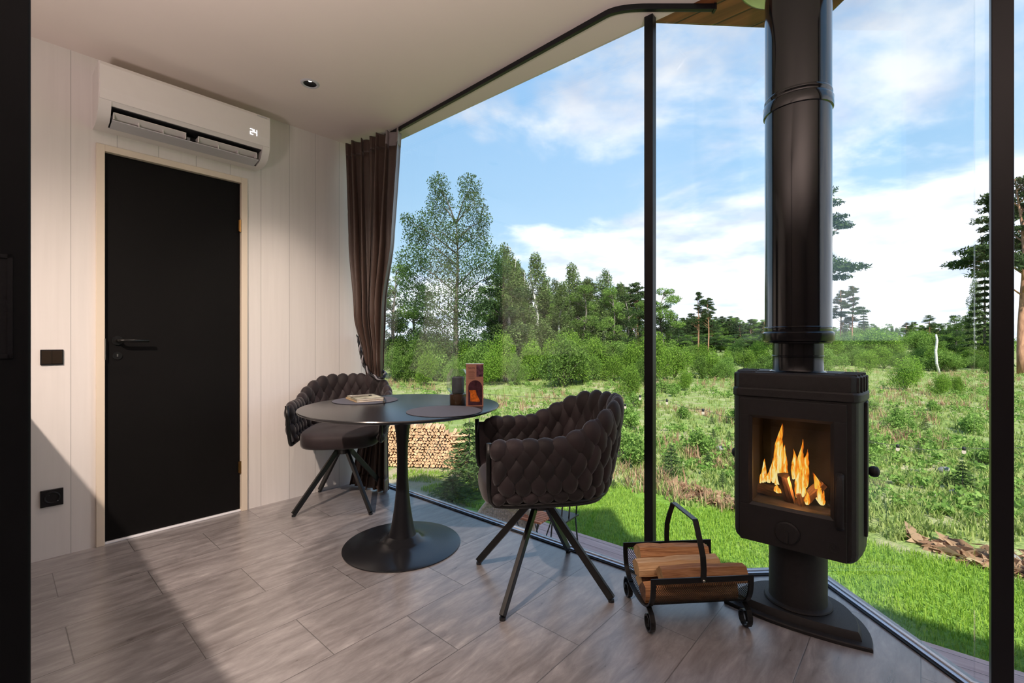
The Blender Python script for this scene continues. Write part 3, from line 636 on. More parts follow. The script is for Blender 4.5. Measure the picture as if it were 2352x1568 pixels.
# ================================================================== CHAIRS
def chair(lab, loc, rz_top, rz_leg):
    c = thing('swivel_armchair', lab, 'armchair', loc, rz_top, 'woven velvet armchairs at the round table')
    hw, bk, fr = .262, .285, .245
    # outline from one arm front round the back to the other
    pts = [Vector((lerp(fr, 0, k/10), hw)) for k in range(11)]+[Vector((-bk*math.sin(PI*k/40), hw*math.cos(PI*k/40))) for k in range(1, 40)]+[Vector((lerp(0, fr, k/10), -hw)) for k in range(11)]
    # soften the corner where arm meets back with a squarer ellipse
    pts = [p if p.x >= 0 else Vector((-bk*abs(math.sin(math.acos(max(-1, min(1, p.y/hw)))))**.80, p.y)) for p in pts]
    L = [0]
    for i in range(1, len(pts)): L.append(L[-1]+(pts[i]-pts[i-1]).length)
    tot = L[-1]
    def outline(s):
        s = max(0, min(tot*.99999, s)); i = 0
        while i < len(L)-2 and L[i+1] < s: i += 1
        t = (s-L[i])/(L[i+1]-L[i]); p = pts[i].lerp(pts[i+1], t)
        j0 = max(0, i-2); j1 = min(len(pts)-1, i+3); T = (pts[j1]-pts[j0]).normalized(); N = Vector((T.y, -T.x))
        N = -N if N.dot(p+Vector((.05, 0))) < 0 else N
        return p, T, N
    ZB = .445
    def top(s):
        q = abs(s/tot-.5)*2           # 0 back centre, 1 arm front
        k = max(0, min(1, (.66-q)/.48)); k = k*k*(3-2*k)
        return .668+.125*k
    def P(s, w, off=0):               # w 0 bottom 1 top
        p, T, N = outline(s); q = abs(s/tot-.5)*2; lean = .018+.045*max(0, 1-q*1.5)
        bulge = .012*math.sin(PI*w)
        z = lerp(ZB, top(s), w); o = lean*max(0, w)**1.3+bulge+off-.006
        return Vector((p.x+N.x*o, p.y+N.y*o, z)), T, N
    mb = MB(); nc = 22; dsp = tot/nc
    rows = 4
    for r in range(rows+1):
        for k in range(nc+1):
            s = (k+(.5 if r % 2 else 0))*dsp
            if s > tot-.004: continue
            s = .030+s*(tot-.060)/tot
            w = min(1, [.065, .30, .55, .78, .895][r]); rh = (top(s)-ZB)
            p, T, N = P(s, w); a, _, _ = P(s, min(1, w+.08)); up = (a-P(s, w-.08)[0]).normalized()
            T3 = Vector((T.x, T.y, 0)); N3 = T3.cross(up).normalized(); tl = (.22 if r % 2 else -.22)*(1 if s < tot/2 else -1)
            ax = (T3*math.cos(tl)+up*math.sin(tl)); az = (up*math.cos(tl)-T3*math.sin(tl))
            hh = [.125, .235, .255, .26, .19][r]*rh; ww = dsp*[.62, .64, .64, .68, .84][r]; dd = [.026, .029, .030, .030, .031][r]
            if k in (0, nc) and r % 2 == 0: ww *= .75
            fn = (lambda z: 1-.26*max(0, -z)) if r < 4 else None
            mb.ell(p, ax*ww, N3*dd, az*max(hh, .028), 12, 9, fn=fn)
    # inner core so no light passes between the pads
    g = []
    for off in (-.008, .008):
        for w in ([.03, .5, .95] if off < 0 else [.95, .5, .03]):
            g.append([P(tot*k/60, w, off)[0] for k in range(61)])
    g.append(g[0]); mb.stack(g, 0, False, False)
    mb.build('backrest', M['velvet'], c, True)
    # tube frame
    path = []
    p0, _, N0 = P(0, 1); 
    def fr_pt(s, z, o=.0):
        p, T, N = outline(s); return Vector((p.x+N.x*o, p.y+N.y*o, z))
    fA = [Vector((fr+.008, hw+.012, .672)), Vector((fr+.008, hw+.006, .60)), Vector((fr+.006, hw+.000, .50)), Vector((fr-.002, hw-.004, .452)), Vector((fr-.016, hw-.004, .437)), Vector((fr-.035, hw-.004, .433))]
    mid_ = [fr_pt(s, .431, .000) for s in [tot*(.06+.88*k/50) for k in range(51)]]
    fB = [Vector((p.x, -p.y, p.z)) for p in fA][::-1]
    MB().tube(fA+mid_+fB, .0105, 10).build('backrest_frame', M['black_metal'], c, True)
    # seat
    mb = MB(); rings = []
    for sc, z in ((.80, .398), (.95, .400), (.99, .408), (1.0, .425), (1.0, .465), (.985, .482), (.95, .492), (.80, .503), (.5, .509), (.2, .511)):
        ring = []
        for k in range(64):
            a = 2*PI*k/64; ca, sa = math.cos(a), math.sin(a); e = 2/3.6
            x = (abs(ca)**e)*math.copysign(1, ca)*(.262 if ca > 0 else .255); y = (abs(sa)**e)*math.copysign(1, sa)*.236
            ring.append((x*sc+.004+(.01 if ca > 0 else 0)*0, y*sc, z-(.008*max(0, ca)**2 if z > .45 else 0)))
        rings.append(ring)
    mb.stack(rings); mb.build('seat', M['velvet'], c, True, subd=1)
    MB().box(-.09, .09, -.09, .09, .388, .399).build('mounting_plate', M['black_metal'], c, bevel=.003)
    MB().lathe([(.046, .325), (.050, .330), (.050, .368), (.040, .372), (.036, .389)], 28).build('swivel_hub', M['black_metal'], c, True, sharp=40)
    for k in range(4):
        a = rz_leg-rz_top+k*PI/2; d_ = Vector((math.cos(a), math.sin(a), 0))
        o = MB().bar([d_*.028+Vector((0, 0, .362)), d_*.322+Vector((0, 0, .014))], .018, .030, up=d_+Vector((0, 0, .85))).build('leg', M['black_metal'], c, bevel=.002)
        f_ = d_*.320; MB().lathe([(.012, 0), (.012, .010)], 12, (f_.x, f_.y)).build('foot_cap', M['rubber'], o)
    return c
chair('dark woven velvet swivel armchair turned toward the table, nearest the log rack', (.122, 2.018, 0), math.radians(189), math.radians(150.5))
chair('dark woven velvet swivel armchair behind the table by the curtain', (-1.100, 3.008, 0), math.radians(-80), math.radians(-131))

# ================================================================== STOVE
SC_ = Vector((1.115, 1.80)); SA = math.atan2(-.633, .774); SX = Vector((.774, -.633)); SY = Vector((.633, .774))
def sl(px, py, yl):                                    # pixel -> stove local (x, z) on the plane y = yl
    r = (px-1176)/F; b0 = SC_+SY*yl; a = (r*b0.y-b0.x)/(SX.x-r*SX.y); D = b0.y+SX.y*a
    return a, H-(py-784)/F*D
st = thing('wood_stove', 'black cast iron wood stove with a glass door on a pedestal', 'stove', (SC_.x, SC_.y, 0), SA)
def dshape(hw, front, back, bow, n=28, e=2.3):
    pts = [(hw*(-1+2*k/12), front-bow*(1-(-1+2*k/12)**2)) for k in range(13)]
    for k in range(1, n):
        a = PI*k/n; c_ = math.cos(a); s_ = math.sin(a)
        pts.append((hw*1.0*math.copysign(abs(c_)**(2/e), c_), front+(back-front)*abs(s_)**(2/e)))
    return pts
mb = MB(); P1_ = dshape(.236, -.128, .150, .030); P2_ = dshape(.228, -.120, .143, .030)
def ins(P, s, dz=0): return [(x*s, (y-.01)*s+.01) for x, y in P]
rg = [[(x, y, z) for x, y in ins(P1_, s)] for s, z in ((1, 0), (1, .010), (.985, .014), (.87, .017), (.84, .038), (.82, .043), (.3, .044))]
mb.stack(rg); mb.build('base_plate', M['iron'], st, True, sharp=30)
MB().lathe([(.113, .043), (.115, .047), (.113, .052), (.099, .055), (.098, .06), (.098, .30)], 56).build('pedestal', M['iron'], st, True, sharp=40)
# body outline
FY = -.145
body = [(-.178, FY), (.178, FY), (.190, FY+.010), (.196, FY+.02), (.208, -.06), (.214, .0), (.214, .06), (.208, .10), (.19, .125), (.165, .138), (-.165, .138), (-.19, .125), (-.208, .10), (-.214, .06), (-.214, 0), (-.208, -.06), (-.196, FY+.02), (-.190, FY+.010)]
def sc_(P, s): return [(x*s, y*s if y > FY+.03 else y+(1-s)*.08) for x, y in P]
# firebox shell around a real cavity: bottom block, top block, two cheeks and a back
cx0, cx1, cz0, cz1, cy = -.150, .150, .405, .785, .105
def cut(P, ax, val, keep): return clip(P, ax, val, keep)
bfull = body
mb = MB()
mb.stack([[(x, y, z) for x, y in sc_(body, s)] for s, z in ((.86, .283), (.93, .285), (.98, .296), (1, .318), (1, cz0))])
mb.prism(cut(body, 0, cx0, -1), cz0, cz1); mb.prism(cut(body, 0, cx1, 1), cz0, cz1)
mb.prism(cut(cut(cut(body, 0, cx0, 1), 0, cx1, -1), 1, cy, 1), cz0, cz1)
mb.prism(body, cz1, .845)
mb.build('firebox', M['iron'], st)
band = [(x*1.03, y*1.03) for x, y in body]
MB().stack([[(x, y, z) for x, y in P] for P, z in ((body, .838), (band, .842), (band, .866), (body, .874))]).build('band', M['iron'], st, True, sharp=25, bevel=.002)
cap_ = [(x*.99, y*.985) for x, y in body]
mb = MB(); mb.stack([[(x*s, y*s, z) for x, y in cap_] for s, z in ((1, .868), (1, .922), (.99, .928), (.965, .932))])
mb.build('top_plate', M['iron'], st, True, sharp=30)
for sgn in (-1, 1):                                     # cast ribs round the shoulders of the cap
    for k, (x, y) in enumerate([(.193, -.118), (.201, -.085), (.207, -.045), (.211, 0), (.212, .045)]):
        MB().box(sgn*x-.006, sgn*x+.006, y-.009, y+.009, .872, .926).box(sgn*(x-.035)-.030, sgn*(x-.035)+.034, y-.006, y+.006, .924, .936).build('cast_rib', M['iron'], st, bevel=.003)
    for y in (-.09, -.055): MB().box(sgn*.105-.03, sgn*.105+.03, y-.006, y+.006, .930, .9345).build('vent_slot', M['rubber'], st, bevel=.001)
for sgn in (-1, 1):
    MB().box(sgn*.213-.004, sgn*.213+.006, -.05, .045, .36, .835).build('side_panel', M['iron'], st, bevel=.003)
    o = MB().lathe([(.010, 0), (.012, .004), (.018, .010), (.0205, .020), (.018, .031), (.010, .036), (.002, .038)], 24).build('side_knob', M['iron'], st, True); o.location = (sgn*.214, .055, .572); o.rotation_euler.y = sgn*PI/2
# door with window
dx0, dx1, dz0, dz1 = -.170, .165, .290, .832
gx0, gx1, gz0, gz1 = -.131, .120, .437, .762
y0, y1 = FY-.012, FY-.001
M['dooriron'] = mat('dark_door_iron', (.017, .016, .017), .5, .2, noise=.1, nscale=60, bump=.25, bscale=600)
dr = MB(); 
for a in ((dx0, dx1, dz0, gz0-.008), (dx0, dx1, gz1+.008, dz1), (dx0, gx0-.008, gz0-.008, gz1+.008), (gx1+.008, dx1, gz0-.008, gz1+.008)): dr.box(a[0], a[1], y0, y1, a[2], a[3])
door = dr.build('stove_door', M['dooriron'], st, bevel=.0015)
mb = MB(); o_ = (gx0-.010, gx1+.010, gz0-.010, gz1+.010); i_ = (gx0+.002, gx1-.002, gz0+.002, gz1-.002)
def rect(a, y): return [(a[0], y, a[2]), (a[1], y, a[2]), (a[1], y, a[3]), (a[0], y, a[3])]
mb.stack([rect(o_, y0), rect(i_, y0+.008), rect(i_, y1+.012), rect(o_, y1+.012)], cap=False); mb.build('window_bevel', M['dooriron'], door)
MB().box(gx0, gx1, y1-.001, y1+.003, gz0, gz1).build('glass_pane', M['glass_stove'], door)
hx = .146
hp = [Vector((hx, y0+.004, .408)), Vector((hx, y0-.012, .410)), Vector((hx, y0-.022, .422)), Vector((hx, y0-.026, .50)), Vector((hx, y0-.022, .576)), Vector((hx, y0-.012, .588)), Vector((hx, y0+.004, .590))]
MB().sweep(hp, [(-.012, -.004), (-.012, .003), (-.006, .008), (.006, .008), (.012, .003), (.012, -.004)], up=(0, -1, .01)).build('door_handle', M['iron'], door, True, sharp=50)
o = MB().lathe([(.041, 0), (.041, .006), (.036, .010), (.012, .011), (.002, .0112)], 40).box(-.005, .005, -.030, .010, .010, .019).build('air_dial', M['iron'], st, True, sharp=35); o.location = (-.012, y0, .350); o.rotation_euler = (PI/2, 0, 0)
mb = MB(); ring = [(math.cos(2*PI*k/24)*.014, 0, math.sin(2*PI*k/24)*.014) for k in range(24)]
mb.tube(ring, .0018, 6, closed=True, up=(0, 1, 0)); mb.tube([(-.010, -.001, .008), (.0, -.001, .0), (.004, -.001, .014), (-.002, -.001, .020)], .0015, 6)
o = mb.build('cast_emblem', M['iron'], st, True); o.location = (.131, y0-.0008, .333)
# lining
MB().box(cx0+.002, cx1-.002, cy-.012, cy-.001, cz0+.001, cz1-.001).build('back_lining', mat('soot_stained_stone', (.045, .040, .036), .9, noise=.6, nscale=9, bump=.3), st)
MB().box(cx0+.001, cx0+.012, -.12, cy-.014, cz0+.001, cz1-.002).box(cx1-.012, cx1-.001, -.12, cy-.014, cz0+.001, cz1-.002).build('side_lining', mat('sooty_lining', (.02, .018, .017), .9, noise=.5, nscale=9), st)
MB().box(cx0+.012, cx1-.012, -.125, cy-.014, cz0+.001, cz0+.022).build('ash_bed', mat('ash', (.045, .042, .042), .9, noise=.5, nscale=40, bump=.6, bscale=120), st)
# flue
fp = thing('stove_pipe', 'thick glossy black flue pipe rising from the stove top', 'flue pipe', (SC_.x, SC_.y, .93), SA)
MB().lathe([(.096, 0), (.096, .004), (.088, .008), (.086, .012), (.086, .060), (.088, .062), (.088, .065), (.086, .067), (.086, .125)], 64).build('connector_pipe', M['enamel'], fp, True, sharp=35)
MB().lathe([(.086, .112), (.111, .113), (.112, .118), (.119, .122), (.1205, .128), (.1205, .152), (.117, .156), (.1135, .158), (.1135, .160)], 72).build('lower_collar', M['enamel'], fp, True, sharp=35)
gp = mat('gloss_black_pipe', (.006, .006, .008), .13, spec=.45, coat=.5)
MB().lathe([(.110, .15), (.1125, .155), (.1125, .170), (.1145, .172), (.1145, .175), (.1125, .177), (.1125, CEIL-.93-.001)], 96).build('outer_pipe', gp, fp, True, sharp=30)
zc = 1.937-.93
MB().lathe([(.1128, zc-.002), (.1175, zc), (.1185, zc+.008), (.1185, zc+.036), (.115, zc+.042), (.1135, zc+.043), (.1135, zc+.052), (.1148, zc+.054), (.1148, zc+.060), (.1128, zc+.064)], 96, cap=False).build('joint_ring', gp, fp, True, sharp=40)
MB().lathe([(.115, CEIL-.93-.010), (.19, CEIL-.93-.010), (.205, CEIL-.93-.005), (.208, CEIL-.93-.0005)], 72, cap=False).build('ceiling_rosette', M['steel'], fp, True, sharp=50)
# fire: logs and flames stand in the firebox
def slw(px, py, yl): a, z = sl(px, py, yl); v = SC_+SX*a+SY*yl; return Vector((v.x, v.y, z))
def wedge_log(name, lab, cat, loc, rot, L, r, mats, seed, parent=None, group=None, k=6):
    rg = random.Random(seed); n = 7; rings = []
    base = [(-1, -.62), (.05, -.82), (1, -.50), (1.0, -.05), (.35, .80), (-.45, .78), (-1.0, .12)]
    base = [(x*r*rg.uniform(.85, 1.1), y*r*rg.uniform(.85, 1.1)) for x, y in base]
    for j in range(k+1):
        x = lerp(-L/2, L/2, j/k); b1 = rg.uniform(-.05, .05)*r; b2 = rg.uniform(-.05, .05)*r; q = 1 if 0 < j < k else .97
        rings.append([(x+rg.uniform(-.002, .002), y*q+b1+rg.uniform(-.05, .05)*r, z*q+b2+rg.uniform(-.05, .05)*r) for y, z in base])
    mb = MB(); v = [p for R_ in rings for p in R_]; f = []; m = []
    for a in range(k):
        for i in range(n): j = (i+1)%n; f.append((a*n+i, a*n+j, (a+1)*n+j, (a+1)*n+i)); m.append(1 if i in (0, 1) else 0)
    f += [tuple(range(n))[::-1], tuple(range(k*n, k*n+n))]; m += [2, 2]
    mb.v = [tuple(p) for p in v]; mb.f = f; mb.m = m
    o = mb.build(name, mats, parent); o.location = loc; o.rotation_euler = rot
    if lab: tag(o, lab, cat, group)
    return o
ch_ = [M['charred']]*3
p = slw(1808, 1124, -.045); wedge_log('burning_log', 'pale split log leaning upright in the middle of the fire', 'log', p, (0, 1.15, SA+PI/2-.35), .13, .022, [M['split_pale'], M['charred'], M['endgrain']], 4)
p = slw(1758, 1122, .02); wedge_log('burning_log', 'charred log lying at the window edge of the fire, away from the door handle', 'log', p, (0, .2, SA+.5), .11, .026, [M['charred'], M['charred'], M['split']], 5)
p = slw(1862, 1135, -.01); wedge_log('burning_log', 'dark charred log leaning between the two tallest flames and the small one', 'log', p, (0, -.9, SA+.2), .13, .022, ch_, 6)
p = slw(1838, 1150, -.05); wedge_log('burning_log', 'short glowing charcoal piece at the foot of the flames', 'log', p, (0, 1.3, SA), .05, .012, ch_, 7)
fm = bpy.data.materials.new('flame'); fm.use_nodes = True; nt = fm.node_tree; nt.nodes.clear()
tc = nd(nt, 'ShaderNodeTexCoord'); s_ = nd(nt, 'ShaderNodeSeparateXYZ'); lk(nt, tc.outputs['Generated'], s_.inputs[0])
mp = nd(nt, 'ShaderNodeMapping'); mp.inputs['Scale'].default_value = (70, 70, 17); lk(nt, tc.outputs['Object'], mp.inputs[0])
n_ = nd(nt, 'ShaderNodeTexNoise'); n_.inputs['Scale'].default_value = 1; n_.inputs['Detail'].default_value = 3; n_.inputs['Distortion'].default_value = 1.2; lk(nt, mp.outputs[0], n_.inputs[0])
dx = mth(nt, 'ABSOLUTE', mth(nt, 'SUBTRACT', s_.outputs[0], .5))
heat = mth(nt, 'SUBTRACT', mth(nt, 'ADD', mth(nt, 'MULTIPLY', n_.outputs[0], 1.5), mth(nt, 'MULTIPLY', mth(nt, 'SUBTRACT', 1.0, s_.outputs[2]), .40)), mth(nt, 'MULTIPLY', dx, .95))
c_ = ramp(nt, heat, [(.25, (.30, .02, .001)), (.46, (.85, .10, .004)), (.64, (1, .30, .012)), (.84, (1, .62, .07)), (1, (1, .90, .40))])
al = ramp(nt, heat, [(.46, 0), (.66, 1)])
em = nd(nt, 'ShaderNodeEmission'); lk(nt, c_, em.inputs[0]); em.inputs[1].default_value = .95
tr_ = nd(nt, 'ShaderNodeBsdfTransparent'); mx = nd(nt, 'ShaderNodeMixShader'); lk(nt, al, mx.inputs[0]); lk(nt, tr_.outputs[0], mx.inputs[1]); lk(nt, em.outputs[0], mx.inputs[2])
o_ = nd(nt, 'ShaderNodeOutputMaterial'); lk(nt, mx.outputs[0], o_.inputs[0])
fi = thing('fire', 'orange log fire burning behind the stove glass', 'fire', (SC_.x, SC_.y, cz0+.02), SA)
def flame(*a):
    px, py, tx, ty, w, yl, sd, pk = a; q = random.Random(sd*7)
    tongue(*a[:4], w*.62, yl, sd, pk)
    for k in range(3):
        s = q.uniform(-.34, .34)*w; f = q.uniform(.35, .75); tongue(px+s, py+q.uniform(-4, 4), px+s*.7+(tx-px)*f, py+(ty-py)*f, w*q.uniform(.28, .42), yl+q.uniform(-.015, .015), sd*10+k, q.uniform(.25, .45))
def tongue(pxb, pyb, pxt, pyt, wpx, yl, seed, pk=.33):
    xb, zb = sl(pxb, pyb, yl); xt, zt = sl(pxt, pyt, yl); w = wpx/F*1.72; rg = random.Random(seed); ph = rg.uniform(0, 6); rings = []; n = 14; K = 22
    for k in range(K+1):
        t = k/K; z = lerp(zb, zt, t); x = lerp(xb, xt, t**1.3)+w*.16*math.sin(t*7+ph)*t; y = yl+w*.1*math.sin(t*5+ph*2)*t
        pr_ = (math.sin(min(1, t/pk)*PI/2)**.7 if t < pk else (math.cos((t-pk)/(1-pk)*PI/2)**1.25)); r = w/2*(.30+.70*pr_ if t < pk else pr_)+.0006
        rings.append([(x+r*math.cos(2*PI*i/n)*(1+.12*math.sin(i*2.1+t*9+ph)), y+r*.42*math.sin(2*PI*i/n), z-cz0-.02) for i in range(n)])
    mb = MB(); mb.stack(rings); return mb.build('flame', fm, fi, True)
for a in ((1786, 1112, 1797, 960, 34, .010, 1, .30), (1800, 1108, 1803, 1018, 24, .022, 2, .35), (1776, 1108, 1784, 1030, 22, .03, 11, .4), (1838, 1142, 1841, 1008, 32, -.010, 3, .35), (1850, 1120, 1853, 1030, 24, .012, 4, .4), (1826, 1100, 1823, 1030, 20, .03, 12, .4),
          (1886, 1158, 1868, 1080, 30, -.02, 5, .3), (1752, 1108, 1758, 1052, 18, .0, 6, .25), (1764, 1108, 1767, 1078, 14, -.01, 7, .3), (1786, 1132, 1782, 1112, 20, -.05, 8, .3), (1856, 1156, 1853, 1128, 18, -.06, 9, .3), (1806, 1110, 1802, 1080, 18, -.03, 10, .3)):
    flame(*a)
pl = bpy.data.lights.new('fire_glow', 'POINT'); pl.energy = .9; pl.color = (1, .42, .12); pl.shadow_soft_size = .03
o = bpy.data.objects.new('fire_glow', pl); COL.objects.link(o); v = SC_-SY*.085; o.location = (v.x, v.y, .52)

# ================================================================== LOG RACK
rk = thing('log_rack', 'black metal log basket with mesh sides and scroll feet', 'log rack', (.67, 1.80, 0), math.atan2(.031, .355))
# local: x along the logs, y away; U profile between near rail and far rail
RZ = .205
def U(t):                     # t -1 near rail .. 1 far rail -> (y, z)
    a = t*PI/2; return (.150*math.copysign(abs(math.sin(a))**.82, t), .066+(RZ-.066)*(1-abs(math.cos(a))**.62))
hl = .182
for sx in (-1, 1):
    MB().bar([(sx*hl, *U(-1+2*k/36)) for k in range(37)], .016, .006, up=(1, 0, 0)) if False else None
    mb = MB(); mb.sweep([(sx*hl, *U(-1+2*k/36)) for k in range(37)], [(-.003, -.009), (-.003, .009), (.003, .009), (.003, -.009)], up=(1, 0, 0)); mb.build('end_hoop', M['black_metal'], rk)
for sy in (-1, 1): MB().box(-hl-.009, hl+.009, sy*.150-.003, sy*.150+.003, RZ-.018, RZ+.002).build('top_rail', M['black_metal'], rk, bevel=.001)
mb = MB(); nx, ntt = 44, 50
def UP(i, j): y, z = U(-1+2*j/ntt); return Vector((lerp(-hl, hl, i/nx), y*.985, z+.001))
for k in range(-ntt, nx+1, 1):
    for sgn in (1, -1):
        pts = []
        for j in range(0, ntt+1, 2):
            i = k+j if sgn > 0 else (nx-k)-j
            if 0 <= i <= nx: pts.append(UP(i, j))
        if len(pts) > 1: mb.sweep(pts, [(-.0005, -.0007), (-.0005, .0007), (.0005, .0007), (.0005, -.0007)], up=(0, .3, 1), cap=False)
mb.build('wire_mesh', M['black_metal'], rk)
# feet
def foot(sx, sy):
    # starts at the hoop, flows outward and curls under
    P_ = [Vector((sx*hl, sy*.080, .080)), Vector((sx*hl, sy*.108, .083)), Vector((sx*hl, sy*.134, .070)), Vector((sx*hl, sy*.145, .050))]
    c = Vector((sx*hl, sy*.113, .034)); 
    for k in range(0, 17):
        a = math.radians(8-k*24); r = lerp(.033, .019, k/16); P_.append(c+Vector((0, sy*r*math.cos(a), r*math.sin(a))))
    MB().sweep(P_, [(-.003, -.009), (-.003, .009), (.003, .009), (.003, -.009)], up=(1, 0, 0)).build('foot', M['black_metal'], rk)
for sx in (-1, 1):
    for sy in (-1, 1): foot(sx, sy)
hpts = [(0, -.154, RZ-.012), (0, -.157, RZ+.03), (0, -.152, RZ+.075), (0, -.128, RZ+.125), (0, -.098, .386), (0, -.092, .390), (0, .088, .390), (0, .094, .386), (0, .128, RZ+.125), (0, .152, RZ+.075), (0, .157, RZ+.03), (0, .154, RZ-.012)]
MB().sweep(hpts, [(-.0025, -.010), (-.0025, .010), (.0025, .010), (.0025, -.010)], up=(1, 0, 0)).build('carry_handle', M['black_metal'], rk)
for sy in (-1, 1): MB().sph((0, sy*.158, RZ-.008), .0055, 10, 6).build('rivet', M['steel'], rk)
def L(x, y, z): c, s = math.cos(.087), math.sin(.087); return (.67+x*c-y*s, 1.80+x*s+y*c, z)
ml = [M['split'], M['bark'], M['endgrain']]
wedge_log('firewood_log', 'reddish split log on top at the window side of the rack', 'log', L(-.012, .080, .195), (.15, .02, .08), .285, .040, [M['split'], M['split'], M['endgrain']], 21)
wedge_log('firewood_log', 'pale smooth split log between the other two upper logs', 'log', L(-.028, .002, .182), (.15, -.02, .10), .33, .035, [M['split_pale'], M['split_pale'], M['endgrain']], 22)
wedge_log('firewood_log', 'square orange split log on top at the near side under the handle', 'log', L(.035, -.078, .186), (.1, 0, .087), .325, .036, [M['split'], M['split'], M['endgrain']], 23)
wedge_log('firewood_log', 'dark barked log lying lowest against the near mesh', 'log', L(-.008, -.058, .117), (.3, 0, .08), .355, .037, [M['split'], M['bark'], M['bark']], 24)
wedge_log('firewood_log', 'rough barked log at the bottom of the rack behind the front one', 'log', L(.0, .028, .108), (.2, 0, .09), .33, .038, [M['bark'], M['bark'], M['endgrain']], 25)
# ================================================================== OUTSIDE
rng = np.random.default_rng(7); RG = random.Random(11)
GZ = -1.0
def ground_h(x, y):
    r = math.hypot(x, y); h = GZ+.03*math.sin(x*1.1+y*.7)*min(1, max(0, (y-7)/4))+.10*math.sin(x*.31+1)*math.sin(y*.27)*min(1, max(0, (y-9)/8))
    # the clearing rises gently far away and to the +x side
    h += 1.5*max(0, min(1, (y-34)/40))*max(0, min(1, (x/max(y, 1)-.62)/.25))
    return h
def lin(a, b, n, p=1): return [a+(b-a)*(k/n)**p for k in range(n+1)]
ys = lin(-14, 6, 16)+lin(6, 30, 48)[1:]+lin(30, 330, 50, 1.8)[1:]
xs = [-v for v in lin(0, 330, 46, 2.2)][::-1]+lin(0, 330, 46, 2.2)[1:]
mb = MB(); nxs = len(xs)
mb.v = [(x, y, ground_h(x, y)) for y in ys for x in xs]
mb.f = [(j*nxs+i, j*nxs+i+1, (j+1)*nxs+i+1, (j+1)*nxs+i) for j in range(len(ys)-1) for i in range(nxs-1)]; mb.m = [0]*len(mb.f)
def ground_mat():
    m = bpy.data.materials.new('lawn_and_rough_clearing'); m.use_nodes = True; nt = m.node_tree; b = nt.nodes['Principled BSDF']
    tc = nd(nt, 'ShaderNodeTexCoord'); P = tc.outputs['Object']
    mp = nd(nt, 'ShaderNodeMapping'); mp.inputs['Rotation'].default_value = (0, 0, -TH); lk(nt, P, mp.inputs[0])
    s = nd(nt, 'ShaderNodeSeparateXYZ'); lk(nt, mp.outputs[0], s.inputs[0])
    def noise(sc, d=6, v=P, dist=0):
        n = nd(nt, 'ShaderNodeTexNoise'); n.inputs['Scale'].default_value = sc; n.inputs['Detail'].default_value = d; n.inputs['Distortion'].default_value = dist; lk(nt, v, n.inputs[0]); return n.outputs[0]
    a, b_, c, d = noise(.35), noise(2.2, 8), noise(18, 6), noise(.9, 5, dist=.5)
    lawn = ramp(nt, c, [(.3, (.11, .21, .02)), (.7, (.22, .35, .06))])
    lawn = mixc(nt, ramp(nt, b_, [(.55, 0), (.75, .8)]), lawn, (.26, .30, .09))
    s2 = nd(nt, 'ShaderNodeSeparateXYZ'); lk(nt, P, s2.inputs[0])
    worn = mth(nt, 'MULTIPLY', ramp(nt, mth(nt, 'ADD', mth(nt, 'MULTIPLY', s2.outputs[0], .25), .5), [(.45, 1), (.62, 0)]), ramp(nt, d, [(.44, 0), (.56, .9)]))
    lawn = mixc(nt, worn, lawn, (.40, .32, .22))
    field = ramp(nt, c, [(.28, (.13, .18, .045)), (.72, (.34, .38, .13))])
    field = mixc(nt, ramp(nt, b_, [(.48, 0), (.62, .85)]), field, (.46, .40, .24))
    field = mixc(nt, ramp(nt, d, [(.56, 0), (.66, .7)]), field, (.46, .34, .25))
    field = mixc(nt, ramp(nt, a, [(.4, 0), (.6, .6)]), field, (.19, .28, .07))
    e = mth(nt, 'ADD', s.outputs[0], mth(nt, 'MULTIPLY', mth(nt, 'SUBTRACT', d, .5), 1.2))
    k = ramp(nt, mth(nt, 'MULTIPLY', e, .1), [(.585, 0), (.605, 1)])
    col = mixc(nt, k, lawn, field); lk(nt, col, b.inputs['Base Color']); b.inputs['Roughness'].default_value = .95; b.inputs['Specular IOR Level'].default_value = .1
    bp = nd(nt, 'ShaderNodeBump'); bp.inputs['Distance'].default_value = .05; bp.inputs['Strength'].default_value = .8; lk(nt, mth(nt, 'ADD', c, b_), bp.inputs['Height']); lk(nt, bp.outputs[0], b.inputs['Normal'])
    return m
g = mb.build('ground', ground_mat(), smooth=True); g['kind'] = 'structure'
# leaf material: colour varies per leaf and per plant, some light passes through
def leaf_mat(name, c1, c2, tr=.35, obj_var=.25):
    m = bpy.data.materials.new(name); m.use_nodes = True; nt = m.node_tree; nt.nodes.clear()
    gm = nd(nt, 'ShaderNodeNewGeometry'); oi = nd(nt, 'ShaderNodeObjectInfo')
    c = ramp(nt, gm.outputs['Random Per Island'], [(0, c1), (1, c2)])
    c = mixc(nt, 1, c, ramp(nt, oi.outputs['Random'], [(0, 1-obj_var), (1, 1+obj_var)]), 'MULTIPLY')
    d = nd(nt, 'ShaderNodeBsdfDiffuse'); t = nd(nt, 'ShaderNodeBsdfTranslucent'); lk(nt, c, d.inputs[0]); lk(nt, c, t.inputs[0])
    mx = nd(nt, 'ShaderNodeMixShader'); mx.inputs[0].default_value = tr; lk(nt, d.outputs[0], mx.inputs[1]); lk(nt, t.outputs[0], mx.inputs[2])
    o = nd(nt, 'ShaderNodeOutputMaterial'); lk(nt, mx.outputs[0], o.inputs[0]); return m
M['leaf_dark'] = leaf_mat('dark_leaves', (.035, .068, .026), (.105, .17, .062))
M['leaf_mid'] = leaf_mat('green_leaves', (.08, .16, .03), (.23, .35, .08))
M['leaf_lime'] = leaf_mat('lime_leaves', (.09, .19, .025), (.25, .38, .06))
M['leaf_birch'] = leaf_mat('birch_leaves', (.07, .12, .035), (.20, .27, .09))
M['needle'] = leaf_mat('pine_needles', (.028, .050, .022), (.085, .125, .045), .15)
